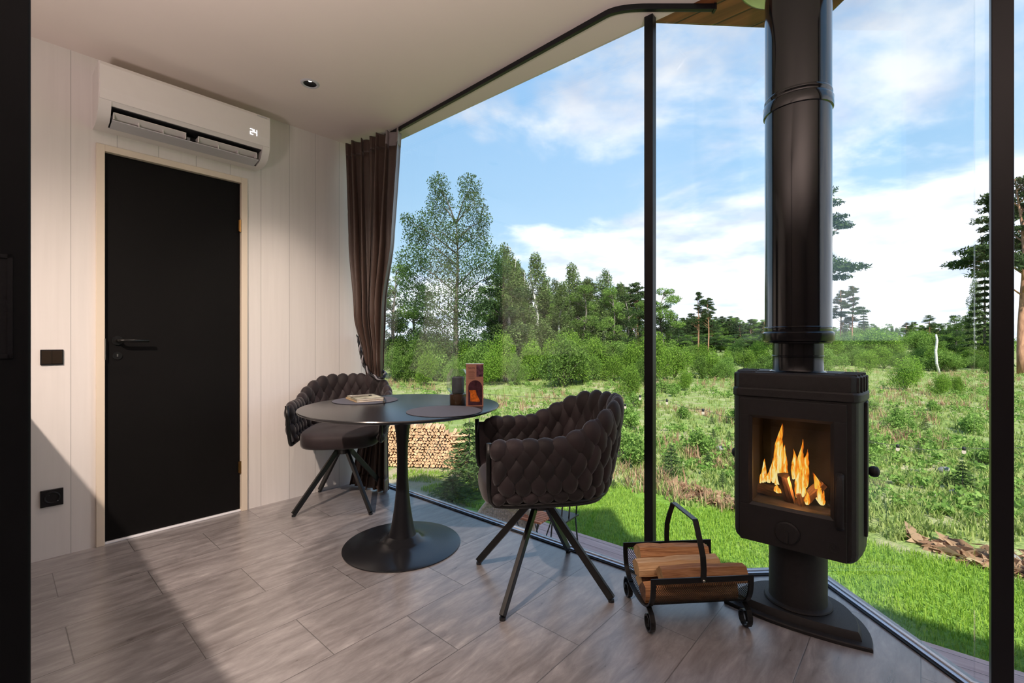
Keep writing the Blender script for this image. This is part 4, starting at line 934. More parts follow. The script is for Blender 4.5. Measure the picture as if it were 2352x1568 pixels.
M['needle_young'] = leaf_mat('young_spruce_needles', (.045, .085, .030), (.13, .19, .06), .2)
M['grass'] = leaf_mat('lawn_blades', (.14, .27, .02), (.38, .52, .09), .4, .05)
M['field_grass'] = leaf_mat('rough_grass', (.16, .25, .05), (.46, .50, .18), .4, .1)
M['dry_grass'] = leaf_mat('dry_reddish_grass', (.30, .16, .10), (.52, .36, .22), .3, .1)
M['weed'] = leaf_mat('weed_leaves', (.11, .22, .04), (.32, .46, .12), .35, .1)
M['trunk_grey'] = wood_mat('grey_bark', (.09, .075, .06), (.22, .19, .16), (8, 8, 1.5), 2, .9, .6)
M['trunk_birch'] = wood_mat('birch_bark', (.30, .28, .26), (.75, .72, .68), (3, 3, 9), 2, .8, .3)
M['trunk_pine'] = wood_mat('orange_pine_bark', (.22, .10, .06), (.48, .25, .15), (8, 8, 1.5), 2, .9, .6)
def leaves(C, Rr, n, size, flat=1.0, shell=.55, elong=1.0, seed=0, up=0.0):
    g = np.random.default_rng(seed); C = np.array(C); Rr = np.array(Rr); w = (Rr.prod(1))**(2/3); w = w/w.sum()
    idx = g.choice(len(C), n, p=w); d = g.normal(size=(n, 3)); d /= np.linalg.norm(d, axis=1)[:, None]
    r = shell+(1-shell)*g.random(n)**.6; r *= g.random(n)**.12
    p = C[idx]+d*Rr[idx]*r[:, None]
    a = g.normal(size=(n, 3)); a[:, 2] *= flat; a[:, 2] -= up; a /= np.linalg.norm(a, axis=1)[:, None]
    b = np.cross(a, g.normal(size=(n, 3))); b /= np.linalg.norm(b, axis=1)[:, None]
    s = (size*(.6+.8*g.random(n)))[:, None]
    a = a*s*elong; b = b*s*.55
    return np.stack([p-a, p+b, p+a, p-b], 1)
def mesh_of(A, m, name):
    mb = MB(); mb.quads(A); return mb, m, name
def plant(name, crown, crown_m, trunk, trunk_m, cname='crown'):
    r = bpy.data.objects.new(name, None); COL.objects.link(r)
    MB().quads(crown).build(cname, crown_m, r)
    if trunk is not None: trunk.build('trunk', trunk_m, r, True)
    return r
def lobes_trunk(h, lobes, r0=.16, bend=.2, seed=0, top=.9):
    q = random.Random(seed); mb = MB(); P = [Vector((math.sin(k*.8+seed)*bend*k/8, math.cos(k*.7+seed)*bend*k/8, h*top*k/8)) for k in range(9)]
    mb.tube(P, r0, 8, scale=[1-.85*k/8 for k in range(9)])
    for (c, r) in lobes:
        z = max(h*.12, c[2]-abs(math.hypot(c[0], c[1]))*.7); k = min(8, max(0, z/(h*top)*8)); i = min(7, int(k)); a = P[i].lerp(P[i+1], k-i)
        e = Vector(c); m_ = a.lerp(e, .5)+Vector((0, 0, .05*h*.3)); mb.tube([a, m_, e], r0*.28, 5, scale=[1, .6, .2])
    return mb
def broadleaf(h, w, seed, n=5200, leaf=.085, zmin=.22, kind='leaf_mid'):
    q = random.Random(seed); L = []
    for k in range(26):
        t = q.random(); z = h*(zmin+(1-zmin)*.93*t); rad = w*math.sin(PI*min(1, .18+.82*(1-t)**.9))**.6*q.uniform(.2, .85)*(1-.45*t); a = q.uniform(0, 2*PI)
        r = w*q.uniform(.24, .40)*(1-.35*t); L.append(((rad*math.cos(a), rad*math.sin(a), z), (r, r, r*.8)))
    A = leaves([c for c, _ in L], [r for _, r in L], n, leaf, seed=seed)
    return A, lobes_trunk(h, L, h*.014+.03, .25, seed), kind
P_ = {}
def reg(k, name, crown, cm, trunk, tm, cname='crown'):
    r = plant(name, crown, M[cm], trunk, M[tm] if tm else None, cname); P_[k] = [r, False]
def birch(h, seed):
    q = random.Random(seed); L = []
    for k in range(34):
        t = (k+.5)/34; z = h*(.28+.70*t); rad = h*.13*(1-t)**.7*q.uniform(.3, 1.1); a = q.uniform(0, 2*PI); r = h*.05*q.uniform(.8, 1.4)*(1-.45*t)
        L.append(((rad*math.cos(a), rad*math.sin(a), z), (r, r, r*1.9)))
    return leaves([c for c, _ in L], [r for _, r in L], 10000, .055, elong=1.2, seed=seed, up=.6), lobes_trunk(h, L[::3], h*.010+.03, .35, seed, .97)
def pine(h, seed, bare=.5, w=.16):
    q = random.Random(seed); L = []
    for k in range(30):
        t = (k+.5)/30; z = h*(bare+(1-bare)*.97*t); rad = h*w*(1-t)**.55*q.uniform(.45, 1.15); a = q.uniform(0, 2*PI); r = h*.048*q.uniform(.8, 1.5)*(1-.3*t)
        L.append(((rad*math.cos(a), rad*math.sin(a), z), (r*1.3, r*1.3, r*.42)))
    return leaves([c for c, _ in L], [r for _, r in L], 10000, .055, elong=1.5, seed=seed, shell=.2), lobes_trunk(h, L, h*.011+.03, .15, seed, .98)
def spruce(h, w, n, leaf, seed, droop=.25, whorls=16):
    g = np.random.default_rng(seed); t = g.random(n)**.75; lev = np.floor((1-t)*whorls)/whorls+.3/whorls*g.random(n)
    nb = 9; br = g.integers(0, nb, n)/nb*2*PI+np.floor((1-t)*whorls)*1.3; rad0 = w*(1-lev)**.85; f = g.random(n)**.6
    rr = rad0*f; a = br+g.normal(size=n)*.16*(1-f*.4)
    z = h*(.04+.94*lev)-rr*droop+rr*rr/(w+.01)*droop*.55+g.normal(size=n)*.012*h/ (1+h*.2)
    p = np.stack([rr*np.cos(a), rr*np.sin(a), z], 1)
    d = np.stack([np.cos(a)+g.normal(size=n)*.5, np.sin(a)+g.normal(size=n)*.5, g.normal(size=n)*.35-.1], 1); d /= np.linalg.norm(d, axis=1)[:, None]
    b = np.cross(d, g.normal(size=(n, 3))); b /= np.linalg.norm(b, axis=1)[:, None]; s = (leaf*(.6+.8*g.random(n)))[:, None]
    tr = MB(); tr.tube([(0, 0, 0), (0, 0, h*.5), (0, 0, h)], h*.014+.006, 7, scale=[1, .6, .12])
    return np.stack([p-d*s, p+b*s*.28, p+d*s, p-b*s*.28], 1), tr
def bush(h, w, seed, n=2600, leaf=.055):
    q = random.Random(seed); L = []
    for k in range(16):
        a = q.uniform(0, 2*PI); rad = w*q.uniform(0, .75); z = h*q.uniform(.25, .85)*(1-.35*rad/w); r = w*q.uniform(.25, .42); L.append(((rad*math.cos(a), rad*math.sin(a), z), (r, r, r*.9*h/w if h > w else r)))
    tr = MB()
    for c, r in L[:9]: tr.tube([(0, 0, 0), (c[0]*.4, c[1]*.4, c[2]*.6), c], .02*h/2+.004, 5, scale=[1, .7, .2])
    return leaves([c for c, _ in L], [r for _, r in L], n, leaf, seed=seed, shell=.3, elong=1.15), tr
for k in range(2):
    A, T, kd = broadleaf(10, 2.6, 31+k, 15000, .062, .16); reg('broad%d' % k, 'broadleaf_tree', A, 'leaf_dark' if k else 'leaf_mid', T, 'trunk_grey')
    A, T = birch(10, 41+k); reg('birch%d' % k, 'birch_tree', A, 'leaf_birch', T, 'trunk_birch')
    A, T = pine(10, 51+k, .48+.1*k); reg('pine%d' % k, 'pine_tree', A, 'needle', T, 'trunk_pine')
    A, T = bush(2.6, 1.5, 61+k, 8000, .042); reg('willow%d' % k, 'willow_bush', A, 'leaf_lime' if k else 'leaf_mid', T, 'trunk_grey', 'foliage')
    A, T = spruce(1.0, .36, 1500, .035, 71+k, whorls=9); reg('young%d' % k, 'young_spruce', A, 'needle_young', T, 'trunk_grey', 'needles')
A, T = spruce(10, 2.0, 7000, .16, 81); reg('spruce0', 'spruce_tree', A, 'needle', T, 'trunk_grey')
A, T = bush(.8, .5, 91, 1500, .035); reg('shrub0', 'low_shrub', A, 'weed', T, 'trunk_grey', 'foliage')
def put(key, px, D, ztop_px=None, h=None, wscale=1.0, label=None, cat='tree', group=None, name=None, rz=None, lean=0):
    proto, used = P_[key]; base_h = {'w': 2.6, 'y': 1.0}.get(key[0], 10) if not key.startswith('shrub') else .8
    x = (px-1176)/F*D; z = ground_h(x, D)
    if ztop_px is not None: h = H+(784-ztop_px)/F*D-z
    if used: o = copy_tree(proto)
    else: o = proto; P_[key][1] = True
    if name: o.name = name
    s = h/base_h; o.location = (x, D, z-.02); o.scale = (s*wscale, s*wscale, s); o.rotation_euler = (lean, 0, RG.uniform(0, 6.28) if rz is None else rz)
    tag(o, label, cat, group); return o
# the tall two-headed aspen by the curtain
q = []
for px, py, r, dy in ((1008,425,30,0),(1012,470,38,.4),(1078,430,34,0),(1085,475,40,-.3),(1112,505,22,0),(985,520,44,.2),(1040,535,42,-.4),(1092,545,42,.3),(935,505,20,0),(955,545,36,.5),(945,600,44,-.4),(1000,600,52,.3),(1060,620,56,0),(1120,600,44,-.4),(1150,620,30,.4),(950,670,50,.3),(1015,690,60,-.6),(1085,700,60,.5),(1040,770,62,0),(1090,790,50,.7),(985,770,48,.7),(1050,840,55,.2)):
    D = 24+dy; p = at(px, py, D); rr = r/F*D; q.append(((p.x-(1048-1176)/F*24, p.y-24, p.z-GZ), (rr, rr, rr*1.05)))
A = leaves([c for c, _ in q], [r for _, r in q], 38000, .048, seed=5, shell=.3)
r = plant('aspen_tree', A, M['leaf_dark'], lobes_trunk(10.2, q, .17, .1, 3, .8), M['trunk_grey']); r.location = ((1048-1176)/F*24, 24, GZ)
tag(r, 'tallest broadleaf tree with a forked crown rising beside the curtain', 'tree')
# forest edge (pixel column, distance, top row)
FB = 'broadleaf trees of the forest edge'; LB = 'leafy green tree in the forest edge beyond the bushes'
fb = [(x, 38+(x%3), 672+(x*7)%28, 'broad%d'%(x%2)) for x in range(1140, 1480, 22)]+[(905,27,600,'broad0'),(870,26,640,'broad1'),(955,30,640,'broad1'),(1150,27,600,'broad1'),(1125,29,650,'broad0'),(1262,30,660,'broad0'),(1300,31,645,'broad1'),(1340,29,650,'broad0'),(1375,32,648,'broad1'),(1408,30,655,'broad0'),(1440,31,668,'broad1'),(1330,34,655,'broad1'),(1462,33,690,'broad0'),(1250,34,690,'broad1'),(1200,28,690,'broad0'),(1522,33,655,'broad0'),(1536,35,690,'broad1'),(1505,33,680,'broad1')]
for px, D, y, k in fb: put(k, px, D, y, wscale=RG.uniform(1.05, 1.5), label=LB, group=FB)
for px, D, y, k in [(1185,33,600,'birch1'),(1275,34,640,'birch0'),(1350,33,640,'birch1'),(1425,34,650,'birch0'),(1175,27,588,'birch0'),(1230,29,585,'birch1'),(1252,31,640,'birch0'),(1313,30,608,'birch1'),(1391,31,618,'birch0'),(1290,28,650,'birch1'),(1196,31,620,'birch1'),(1160,30,560,'birch0')]:
    put(k, px, D, y, wscale=1.5, label='slender birch with a white trunk in the forest edge', group='birches of the forest edge')
for px, D, y, k in [(1465,36,645,'pine0'),(1428,38,650,'pine1'),(1450,40,660,'pine0'),(1350,40,640,'pine1')]:
    put(k, px, D, y, wscale=1.2, label='pine with a reddish trunk between the leafy forest trees', group='pines of the forest edge')
put('pine0', 1604, 72, 668, wscale=.95, label='taller of the two lone pines standing above the distant woods', rz=1)
put('pine1', 1627, 74, 682, wscale=1.0, label='shorter of the two lone pines standing above the distant woods', rz=2)
put('pine0', 1931, 62, 664, wscale=1.0, label='first of three pines past the flue pipe with a dark flat crown', rz=3)
put('pine1', 1958, 60, 655, wscale=1.0, label='middle of three pines past the flue pipe, the tallest', rz=4)
put('spruce0', 1984, 66, 700, wscale=1.0, label='narrow conifer last of the group past the flue pipe', rz=5)
# pine partly hidden by the flue pipe
put('pine0', 1872, 34, 425, wscale=1.15, label='big pine whose crown shows past the edge of the flue pipe', rz=2.2)
# trees by the thick post
put('pine1', 2292, 33, 430, wscale=1.15, label='tall pine half hidden by the thick black post', rz=.6)
put('pine0', 2345, 30, 400, wscale=1.1, label='tall pine seen in the narrow pane beyond the thick post', rz=1.6)
put('spruce0', 2262, 36, 600, wscale=1.0, label='tall dark spruce just before the thick black post', rz=1)
put('birch0', 2240, 42, 640, wscale=1.0, label='pale thin tree beside the dark spruce near the post', rz=1)
put('broad1', 2195, 48, 718, wscale=1.6, label='round dark bushy tree at the end of the clearing near the post')
put('broad0', 2225, 44, 710, wscale=1.5, label='green bushy tree between the round dark tree and the spruce')
put('pine0', 2136, 75, 722, wscale=1.5, label='small lone conifer on the horizon of the clearing')
# distant woods
for k in range(120):
    px = 1545+k*2.05+RG.uniform(-3, 3) if k < 112 else 1100
    if k >= 112: continue
    D = RG.uniform(105, 135); y = RG.uniform(728, 750)-(4 if px < 1700 else -2)
    put(('pine0', 'spruce0', 'broad1', 'pine1', 'spruce0', 'broad0')[k % 6], px, D, y, wscale=1.5, label='small dark tree in the distant woods on the horizon', group='distant woods on the horizon')
for k in range(70):
    px = 1895+k*5.4+RG.uniform(-4, 4); D = RG.uniform(95, 130); put(RG.choice(['pine0', 'broad0', 'birch1']), px, D, RG.uniform(738, 756), wscale=1.6, label='small tree in the low hazy treeline of the clearing', group='low treeline past the flue pipe')
for k in range(22):
    put('broad%d' % (k % 2), 1545+k*11, RG.uniform(85, 98), RG.uniform(762, 775), wscale=3.2, label='low dark undergrowth tree before the distant woods', group='undergrowth before the distant woods')
# bushes in bands
for k in range(26):
    px = 905+k*24+RG.uniform(-8, 8); D = RG.uniform(21, 25); put('willow%d' % (k % 2), px, D, RG.uniform(755, 815), wscale=RG.uniform(.7, 1.0), label='leafy green willow bush in front of the forest edge', cat='bush', group='willow bushes before the forest')
for k in range(24):
    px = 1510+k*12+RG.uniform(-8, 8); D = RG.uniform(24, 42); put('willow%d' % (k % 2), px, D, RG.uniform(775, 825), wscale=RG.uniform(.9, 1.3), label='leafy bush in the hollow below the distant woods', cat='bush', group='bushes below the distant woods')
for k in range(62):
    px = 1895+(k % 31)*13+RG.uniform(-8, 8); D = RG.uniform(30, 42) if k < 31 else RG.uniform(46, 66); y = RG.uniform(790, 825) if k < 31 else RG.uniform(750, 775)
    put('willow%d' % (k % 3 % 2), px, D, y, wscale=RG.uniform(1.1, 1.7), label='round green bush on the far slope of the clearing', cat='bush', group='bushes on the far slope')
for px, D, y, l in ((1572,19,845,'bushy green sapling in the grass before the second pane'),(2080,19,815,'feathery green bush standing alone in the clearing past the stove'),(2160,17,855,'wide low bush below the bare dead trunk'),(2200,18,860,'wide low bush between the dead trunk and the thick post'),(1448,17,835,'pale young tree with a thin trunk just before the first post'),(2230,12,950,'low green bush beside the thick post')):
    put('willow1' if D > 12 else 'willow0', px, D, y, label=l, cat='bush', wscale=.9)
# young spruces of the clearing: column, foot row, top row
ysp = [(1542,1092,1012),(1626,1077,1033),(1660,1121,1080),(1590,1018,985),(1639,1014,980),(1675,1008,985),(1635,975,950),(1430,1066,1040),(1445,985,960),(2211,1128,1050),(2176,1112,1080),(2110,1045,1010),(1425,930,905),(1560,960,935),(2060,960,925),(2125,985,955),(1410,1120,1095)]
for px, yb, yt in ysp:
    D = F*(H-GZ)/(yb-784); put('young%d' % (int(px) % 2), px, D, yt, wscale=1.25, label='knee high young spruce growing in the rough clearing', cat='young spruce', group='young spruces in the clearing')
put('young1', 1078, 6.9, 955, wscale=1.5, label='wide young spruce growing at the end of the woodpile', cat='young spruce')
put('young0', 1105, 6.3, 1010, wscale=1.5, label='bushy young spruce in front of the one at the woodpile', cat='young spruce')
put('young0', 1040, 5.9, 1085, wscale=3.2, label='flat spreading spruce branch lying before the woodpile', cat='young spruce')
for k in range(34):
    px = RG.uniform(1380, 2300); yb = RG.uniform(900, 1080); D = F*(H-GZ)/(yb-784)
    put('shrub0', px, D, h=RG.uniform(.3, .55)*(1+D*.01), label='low leafy weed clump in the rough clearing', cat='weed clump', group='weed clumps in the clearing')
# dead trunk
D = 27; p = at(2160, 862, D); t = at(2150, 768, D)
mb = MB(); pp = [Vector((0, 0, -.05)), (t-p)*.3+Vector((-.15, 0, 0)), (t-p)*.6+Vector((-.12, 0, 0)), (t-p)*.85+Vector((.02, 0, 0)), t-p]
mb.tube(pp, .065, 8, scale=[.8, 1, 1, .9, .6]); tag(mb.build('dead_trunk', M['trunk_birch'], smooth=True, loc=(p.x, p.y, ground_h(p.x, p.y))), 'bare pale dead tree trunk standing alone in the clearing', 'dead trunk')
# ------------------------------------------------------------------ grass
def blades(P, hgt, wid, seed, spread=.5):
    g = np.random.default_rng(seed); n = len(P); a = g.random(n)*2*PI; l = g.random(n)*spread
    d = np.stack([np.cos(a), np.sin(a), np.zeros(n)], 1); s = np.stack([-np.sin(a), np.cos(a), np.zeros(n)], 1)
    h = hgt*(.6+.7*g.random(n)); w = (wid*(.7+.6*g.random(n)))[:, None]
    up = np.zeros((n, 3)); up[:, 2] = 1
    mid = P+up*(h*.55)[:, None]+d*(h*l*.3)[:, None]; top = P+up*h[:, None]+d*(h*l)[:, None]
    return np.stack([P-s*w, P+s*w, mid+s*w*.7, mid-s*w*.7], 1), np.stack([mid-s*w*.7, mid+s*w*.7, top+s*w*.08, top-s*w*.08], 1)
def scatter(n, seed, cond, box):
    g = np.random.default_rng(seed); x = box[0]+(box[1]-box[0])*g.random(n); y = box[2]+(box[3]-box[2])*g.random(n); k = cond(x, y); x, y = x[k], y[k]
    z = np.array([ground_h(a, b) for a, b in zip(x, y)]); return np.stack([x, y, z], 1)
def UU(x, y): return x*.6655+y*.7463
L_ = scatter(150000, 1, lambda x, y: (UU(x, y) > 3.9) & (UU(x, y) < 5.9+.25*np.sin(x*2.3)+.15*np.sin(y*5)) & (x/y > -.35) & (x/y < 1.25) & ((x > .6) | (np.sin(x*5+y*3)+np.sin(y*7-x*2) > .1)), (-2.5, 6, 2.5, 8.5))
a, b_ = blades(L_, np.full(len(L_), .05), .0035, 2, .8)
tag(MB().quads(a).quads(b_).build('lawn_grass', M['grass']), 'short bright green lawn between the deck and the rough clearing', 'lawn', kind='stuff')
nr = np.random.default_rng(3)
def field(n, seed, m, hgt, wid, lab, name, per=9, dmin=5.9, dens=lambda x, y: True, far=34, cat='grass'):
    g = np.random.default_rng(seed); D = dmin*.8*(far/(dmin*.8))**g.random(n*2); r = -.36+1.62*g.random(n*2); x = r*D; y = D
    k = (UU(x, y) > 5.95+.25*np.sin(x*2.3)) & dens(x, y); x, y, D = x[k][:n], y[k][:n], D[k][:n]
    z = np.array([ground_h(a, b) for a, b in zip(x, y)]); sc = 1+D*.02
    P = np.repeat(np.stack([x, y, z], 1), per, 0); rad = np.repeat(sc, per)*.07; an = g.random(len(P))*2*PI; rr = rad*g.random(len(P))
    P[:, 0] += rr*np.cos(an); P[:, 1] += rr*np.sin(an)
    tuft = np.repeat((.5+g.random(len(x)))*hgt*sc, per)
    a, b_ = blades(P, tuft, wid*1.0, seed+1, .9)
    w = np.repeat(sc, per); 
    tag(MB().quads(a).quads(b_).build(name, M[m]), lab, cat, kind='stuff')
def patch(s, o, t): return lambda x, y: (np.sin(x*s+o)*np.cos(y*s*1.3+o*2)+.5*np.sin(x*s*2.7+y*s*1.9+o)) > t
field(9000, 21, 'field_grass', .085, .009, 'pale green rough grass covering the clearing', 'rough_grass', 8)
field(3200, 22, 'dry_grass', .15, .008, 'dry reddish grass stalks in patches across the clearing', 'dry_grass', 7, dens=patch(.5, 1.0, .35))
g_ = np.random.default_rng(9)
n = 2600; D = 5.2*(32/5.2)**g_.random(n); r = -.36+1.62*g_.random(n); x = r*D; k = (UU(x, D) > 6.0) & patch(.45, 2.2, -.15)(x, D); x, D = x[k], D[k]
C = np.stack([x, D, np.array([ground_h(a, b) for a, b in zip(x, D)])+.08*(1+D*.02)], 1); Rr = np.stack([.10*(1+D*.03)]*2+[.07*(1+D*.03)], 1)
tag(MB().quads(leaves(C, Rr, 42000, .035, seed=12, shell=.1)).build('weed_leaves', M['weed']), 'leafy green weeds growing low through the clearing', 'weeds', kind='stuff')
# brown brush litter at the edge of the lawn
n = 1400; x = g_.random(n)*9-2; u = 5.95+.5*g_.random(n)**1.5; y = (u-x*.6655)/.7463; k = (np.sin(x*3)+np.sin(x*1.3+1)) > -.2; x, y = x[k], y[k]
C = np.stack([x, y, np.full(len(x), GZ+.03)], 1)
tag(MB().quads(leaves(C, np.full((len(x), 3), .05), 3200, .06, seed=14, shell=.0, flat=.3, elong=1.5)).build('brush_litter', M['dry_grass']), 'brown twigs and litter along the edge of the lawn', 'litter', kind='stuff')
st_m = mat('field_stone', (.22, .21, .20), .8, noise=.4, nscale=8, bump=.5, bscale=30)
for px, py, r, l in ((1657,1034,.10,'dark round stone lying in the clearing beside the stove'),(2172,1084,.09,'pale grey stone among young spruces near the thick post'),(2195,1135,.07,'small pale stone in front of the young spruce near the post'),(2320,1290,.08,'grey stone at the lawn edge beyond the thick post')):
    p = fl(px, py, GZ); mb = MB(); mb.sph((0, 0, 0), 1, 12, 8); q_ = random.Random(px); mb.v = [(v[0]*r*1.3*q_.uniform(.85, 1.1), v[1]*r*q_.uniform(.85, 1.1), v[2]*r*.7) for v in mb.v]
    o = mb.build('field_stone', st_m, smooth=True, loc=(p.x, p.y, ground_h(p.x, p.y)+r*.25)); tag(o, l, 'stone')
# ------------------------------------------------------------------ deck along the facade
DK = -.85; dk0, dk1 = 2.0, 3.87
e = luv(P0)[1]+3
dp = [FA-FD*3.2+FN*.15, FA+FD*7.5+FN*.15, FA+FD*7.5+FN*1.97, FA-FD*.9+FN*1.97, FA-FD*.9+FN*1.2, FA-FD*3.2+FN*1.2]
fa = math.atan2(FN.y, FN.x)
def inv_(p): v = Vector((p[0]-FA.x, p[1]-FA.y)); return (v.dot(FN), v.dot(FD)*-1)
# mesh in local frame whose x runs across the boards (outwards) and y back along the facade
cs = [(a, b) for a, b in [inv_(p) for p in dp]]
o = MB().prism(cs, DK-.04, DK).build('deck_floor', M['deck'], loc=(FA.x, FA.y, 0), rz=fa); tag(o, kind='structure')
o.location = (FA.x, FA.y, 0)
xs_ = [(1.97, -7.5, 1.97, .9)]
MB_ = MB().box(1.955, 1.975, -7.5, .9, DK-.15, DK-.001); o = MB_.build('deck_fascia', M['deck'], loc=(FA.x, FA.y, 0), rz=fa); tag(o, kind='structure')
# ------------------------------------------------------------------ wicker armchair on the deck
def wicker(loc, rz):
    w = thing('wicker_armchair', 'pale wicker armchair on the deck seen just above the window track', 'armchair', loc, rz)
    hw, dp_ = .29, .27
    def top(a): return .50+.33*max(0, math.cos(a))**1.5      # a 0 = back
    mb = MB()
    def pt(a, z): r = 1+.10*(z-.4); return Vector((-dp_*r*math.cos(a)*1.0, hw*r*math.sin(a), z))
    A0 = 1.75
    for k in range(61):
        a = -A0+2*A0*k/60; mb.tube([pt(a, .16), pt(a, .35), pt(a, top(a))], .004, 4, cap=False)
    for j in range(52):
        z = .18+j*.0125; arc = [a for a in [-A0+2*A0*k/60 for k in range(61)] if top(a) > z]
        if len(arc) < 3: continue
        P = []
        for i, a in enumerate(arc):
            p = pt(a, z); n_ = Vector((p.x, p.y, 0)).normalized(); P.append(p+n_*(.004 if (i+j) % 2 else -.004))
        mb.tube(P, .0052, 4, cap=False, up=(0, 0, 1))
    mb.build('backrest', M['wicker'], w, True)
    MB().tube([pt(-A0+2*A0*k/60, top(-A0+2*A0*k/60)+.004) for k in range(61)], .016, 8).build('rim', M['wicker'], w, True)
    mb = MB(); ring = [(-dp_*1.0*math.cos(2*PI*k/40), hw*math.sin(2*PI*k/40)) for k in range(40)]; mb.prism(ring, .36, .40); mb.build('seat', M['wicker'], w, bevel=.01)
    for sx in (-1, 1):
        for sy in (-1, 1): MB().tube([(sx*.2, sy*.2, 0), (sx*.19, sy*.19, .36)], .018, 8).build('leg', M['wicker'], w, True)
wicker((-.10, 3.40, DK), math.radians(250))
bpy.data.objects['wicker_armchair'].scale = (.88, .88, .875)
def steel_leg(mb, a, b, r=.008): mb.tube([a, b], r, 6)
w = thing('bistro_table', 'small folding table with orange wooden slats on the deck', 'table', (.175, 3.52, DK), -.6)
w.scale = (.62, .62, 1)
for k in range(7): MB().box(-.18, .18, -.17+k*.05, -.13+k*.05, .56, .575).build('slat', M['orange'], w, bevel=.002)
mb = MB(); steel_leg(mb, (-.16, -.17, 0), (.16, -.17, .56)); steel_leg(mb, (.16, -.17, 0), (-.16, -.17, .56)); steel_leg(mb, (-.16, .17, 0), (.16, .17, .56)); steel_leg(mb, (.16, .17, 0), (-.16, .17, .56)); steel_leg(mb, (-.16, -.17, .02), (-.16, .17, .02)); steel_leg(mb, (.16, -.17, .02), (.16, .17, .02)); mb.build('folding_frame', M['black_metal'], w, True)
w = thing('bistro_chair', 'black metal bistro chair with bar back at the deck edge', 'chair', (.385, 3.97, DK), -.66)
w.scale = (.8, .72, .95)
for y in (-.17, 0.0, .17): MB().tube([(.15, y, .42), (.17, y, .62), (.20, y, .80)], .009, 6).build('back_bar', M['black_metal'], w, True)
MB().box(-.18, .18, -.18, .18, .415, .43).build('seat', M['black_metal'], w, bevel=.003)
MB().tube([(.20, -.18, .80), (.20, .18, .80)], .012, 8).build('back_rail', M['black_metal'], w, True)
for sx in (-1, 1):
    for sy in (-1, 1): MB().tube([(sx*.19, sy*.17, 0), (sx*.14, sy*.17, .415)], .010, 6).build('leg', M['black_metal'], w, True)
# ------------------------------------------------------------------ woodpile: every log a thing
def pile_log(seed, L=.30):
    q = random.Random(seed); n = q.choice([3, 4, 5]); P = [(.029*q.uniform(.8, 1.12)*math.cos(2*PI*k/n+q.random()*.5), .029*q.uniform(.8, 1.12)*math.sin(2*PI*k/n+q.random()*.5)) for k in range(n)]
    P = sorted(P, key=lambda p: math.atan2(p[1], p[0]))
    return MB().stack([[(x, -L/2, z) for x, z in P], [(x*1.05, 0, z*1.03) for x, z in P], [(x, L/2, z) for x, z in P]])
shapes = [pile_log(k) for k in range(9)]; protos = {}
def place_log(i, loc, rot, label, group, sc=1):
    if i not in protos: o = protos[i] = shapes[i].build('stacked_log', M['pilewood'])
    else: o = protos[i].copy(); COL.objects.link(o)
    o.location = loc; o.rotation_euler = rot; o.scale = (sc, sc, sc); return tag(o, label, 'log', group)
xl, xr = -2.22, -.97; cw = .050; rh = .0475; yb = 7.55; spots = []
for r in range(14):
    for k in range(int((xr-xl)/cw)-max(0, r-10)):
        x = xl+(k+(r % 2)*.5)*cw+RG.uniform(-.006, .006)
        spots.append((x, yb-.09*(x+.9)+RG.uniform(-.018, .018), GZ+.04+r*rh))
spots.sort(key=lambda s: -s[0]); rest = MB()
for n_, s in enumerate(spots):
    i = RG.randrange(9); ro = (0, RG.uniform(0, 6.28), RG.uniform(-.05, .05)+.06)
    if n_ < 285: place_log(i, s, ro, 'split log end in the long woodpile on the grass', 'logs of the woodpile')
    else:
        mt = Matrix.Translation(s) @ Matrix.Rotation(ro[1], 4, 'Y'); rest.add([mt @ Vector(v) for v in shapes[i].v], shapes[i].f)
tag(rest.build('stacked_firewood', M['pilewood']), 'far end of the woodpile by the curtain, tightly stacked split logs', 'woodpile', kind='stuff')
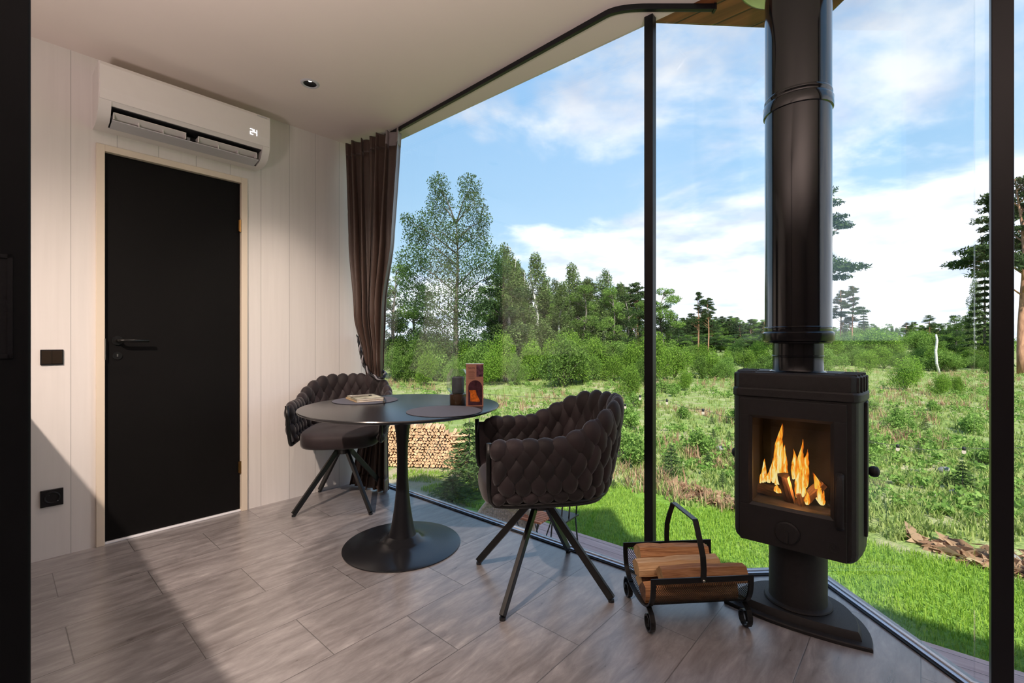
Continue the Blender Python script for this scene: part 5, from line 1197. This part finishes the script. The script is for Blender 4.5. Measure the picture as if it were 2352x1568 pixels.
for r in range(12):                                        # crosswise end stack
    z = GZ+.04+r*.050
    for k in range(3):
        i = RG.randrange(9)
        if r % 2: place_log(i, (-.93+k*.10, yb-.05, z), (0, RG.uniform(0, 6), .03), 'log of the crosswise crib stack ending the woodpile', 'logs of the crib stack')
        else: place_log(i, (-.83, yb-.17+k*.11, z), (0, 0, PI/2+RG.uniform(-.04, .04)), 'log of the crosswise crib stack ending the woodpile', 'logs of the crib stack')
# ------------------------------------------------------------------ festoon lights outside
fs = thing('festoon_lights', 'thin black cord of small bulbs strung outside across the clearing', 'string lights', at(1532, 918, 5.2))
base = fs.location.copy()
kp = [at(852, 880, 8.2), at(1340, 918, 5.8), at(1436, 928, 5.5), at(1470, 908, 5.4), at(1532, 918, 5.2), at(1615, 940, 5.0), at(1720, 960, 4.8), at(1900, 985, 4.5), at(2062, 1022, 4.2), at(2214, 1028, 4.0), at(2420, 1015, 3.8)]
P = []
for k in range(len(kp)-1):
    for j in range(8): t = j/8; p = kp[k].lerp(kp[k+1], t); p.z -= .03*math.sin(PI*t); P.append(p-base)
P.append(kp[-1]-base); MB().tube(P, .0022, 5).build('cord', M['rubber'], fs)
for k in (2, 3, 4, 5, 8, 9):
    p = kp[k]-base; mb = MB(); mb.lathe([(.006, -.012), (.012, -.010), (.013, .014), (.006, .020)], 10, (p.x, p.y)); mb.v = [(x, y, z+p.z-.012) for x, y, z in mb.v]; mb.build('bulb_cap', M['rubber'], fs, True)
    mb = MB(); mb.ell(p+Vector((0, 0, -.036)), Vector((.015, 0, 0)), Vector((0, .015, 0)), Vector((0, 0, .019)), 10, 7); mb.build('bulb', emit('warm_bulb', (1, .86, .66), .75), fs, True)
# posts that carry the cord, out of the picture on both sides
for i, (p, l) in enumerate(((kp[0], 'slender wooden pole carrying the bulb cord by the woodpile'), (kp[-1], 'slender wooden pole carrying the bulb cord beyond the thick post'))):
    o = MB().tube([(0, 0, GZ), (0, 0, p.z+.05)], .03, 8).build('wooden_pole', M['trunk_grey'], smooth=True, loc=(p.x, p.y, 0)); tag(o, l, 'pole')
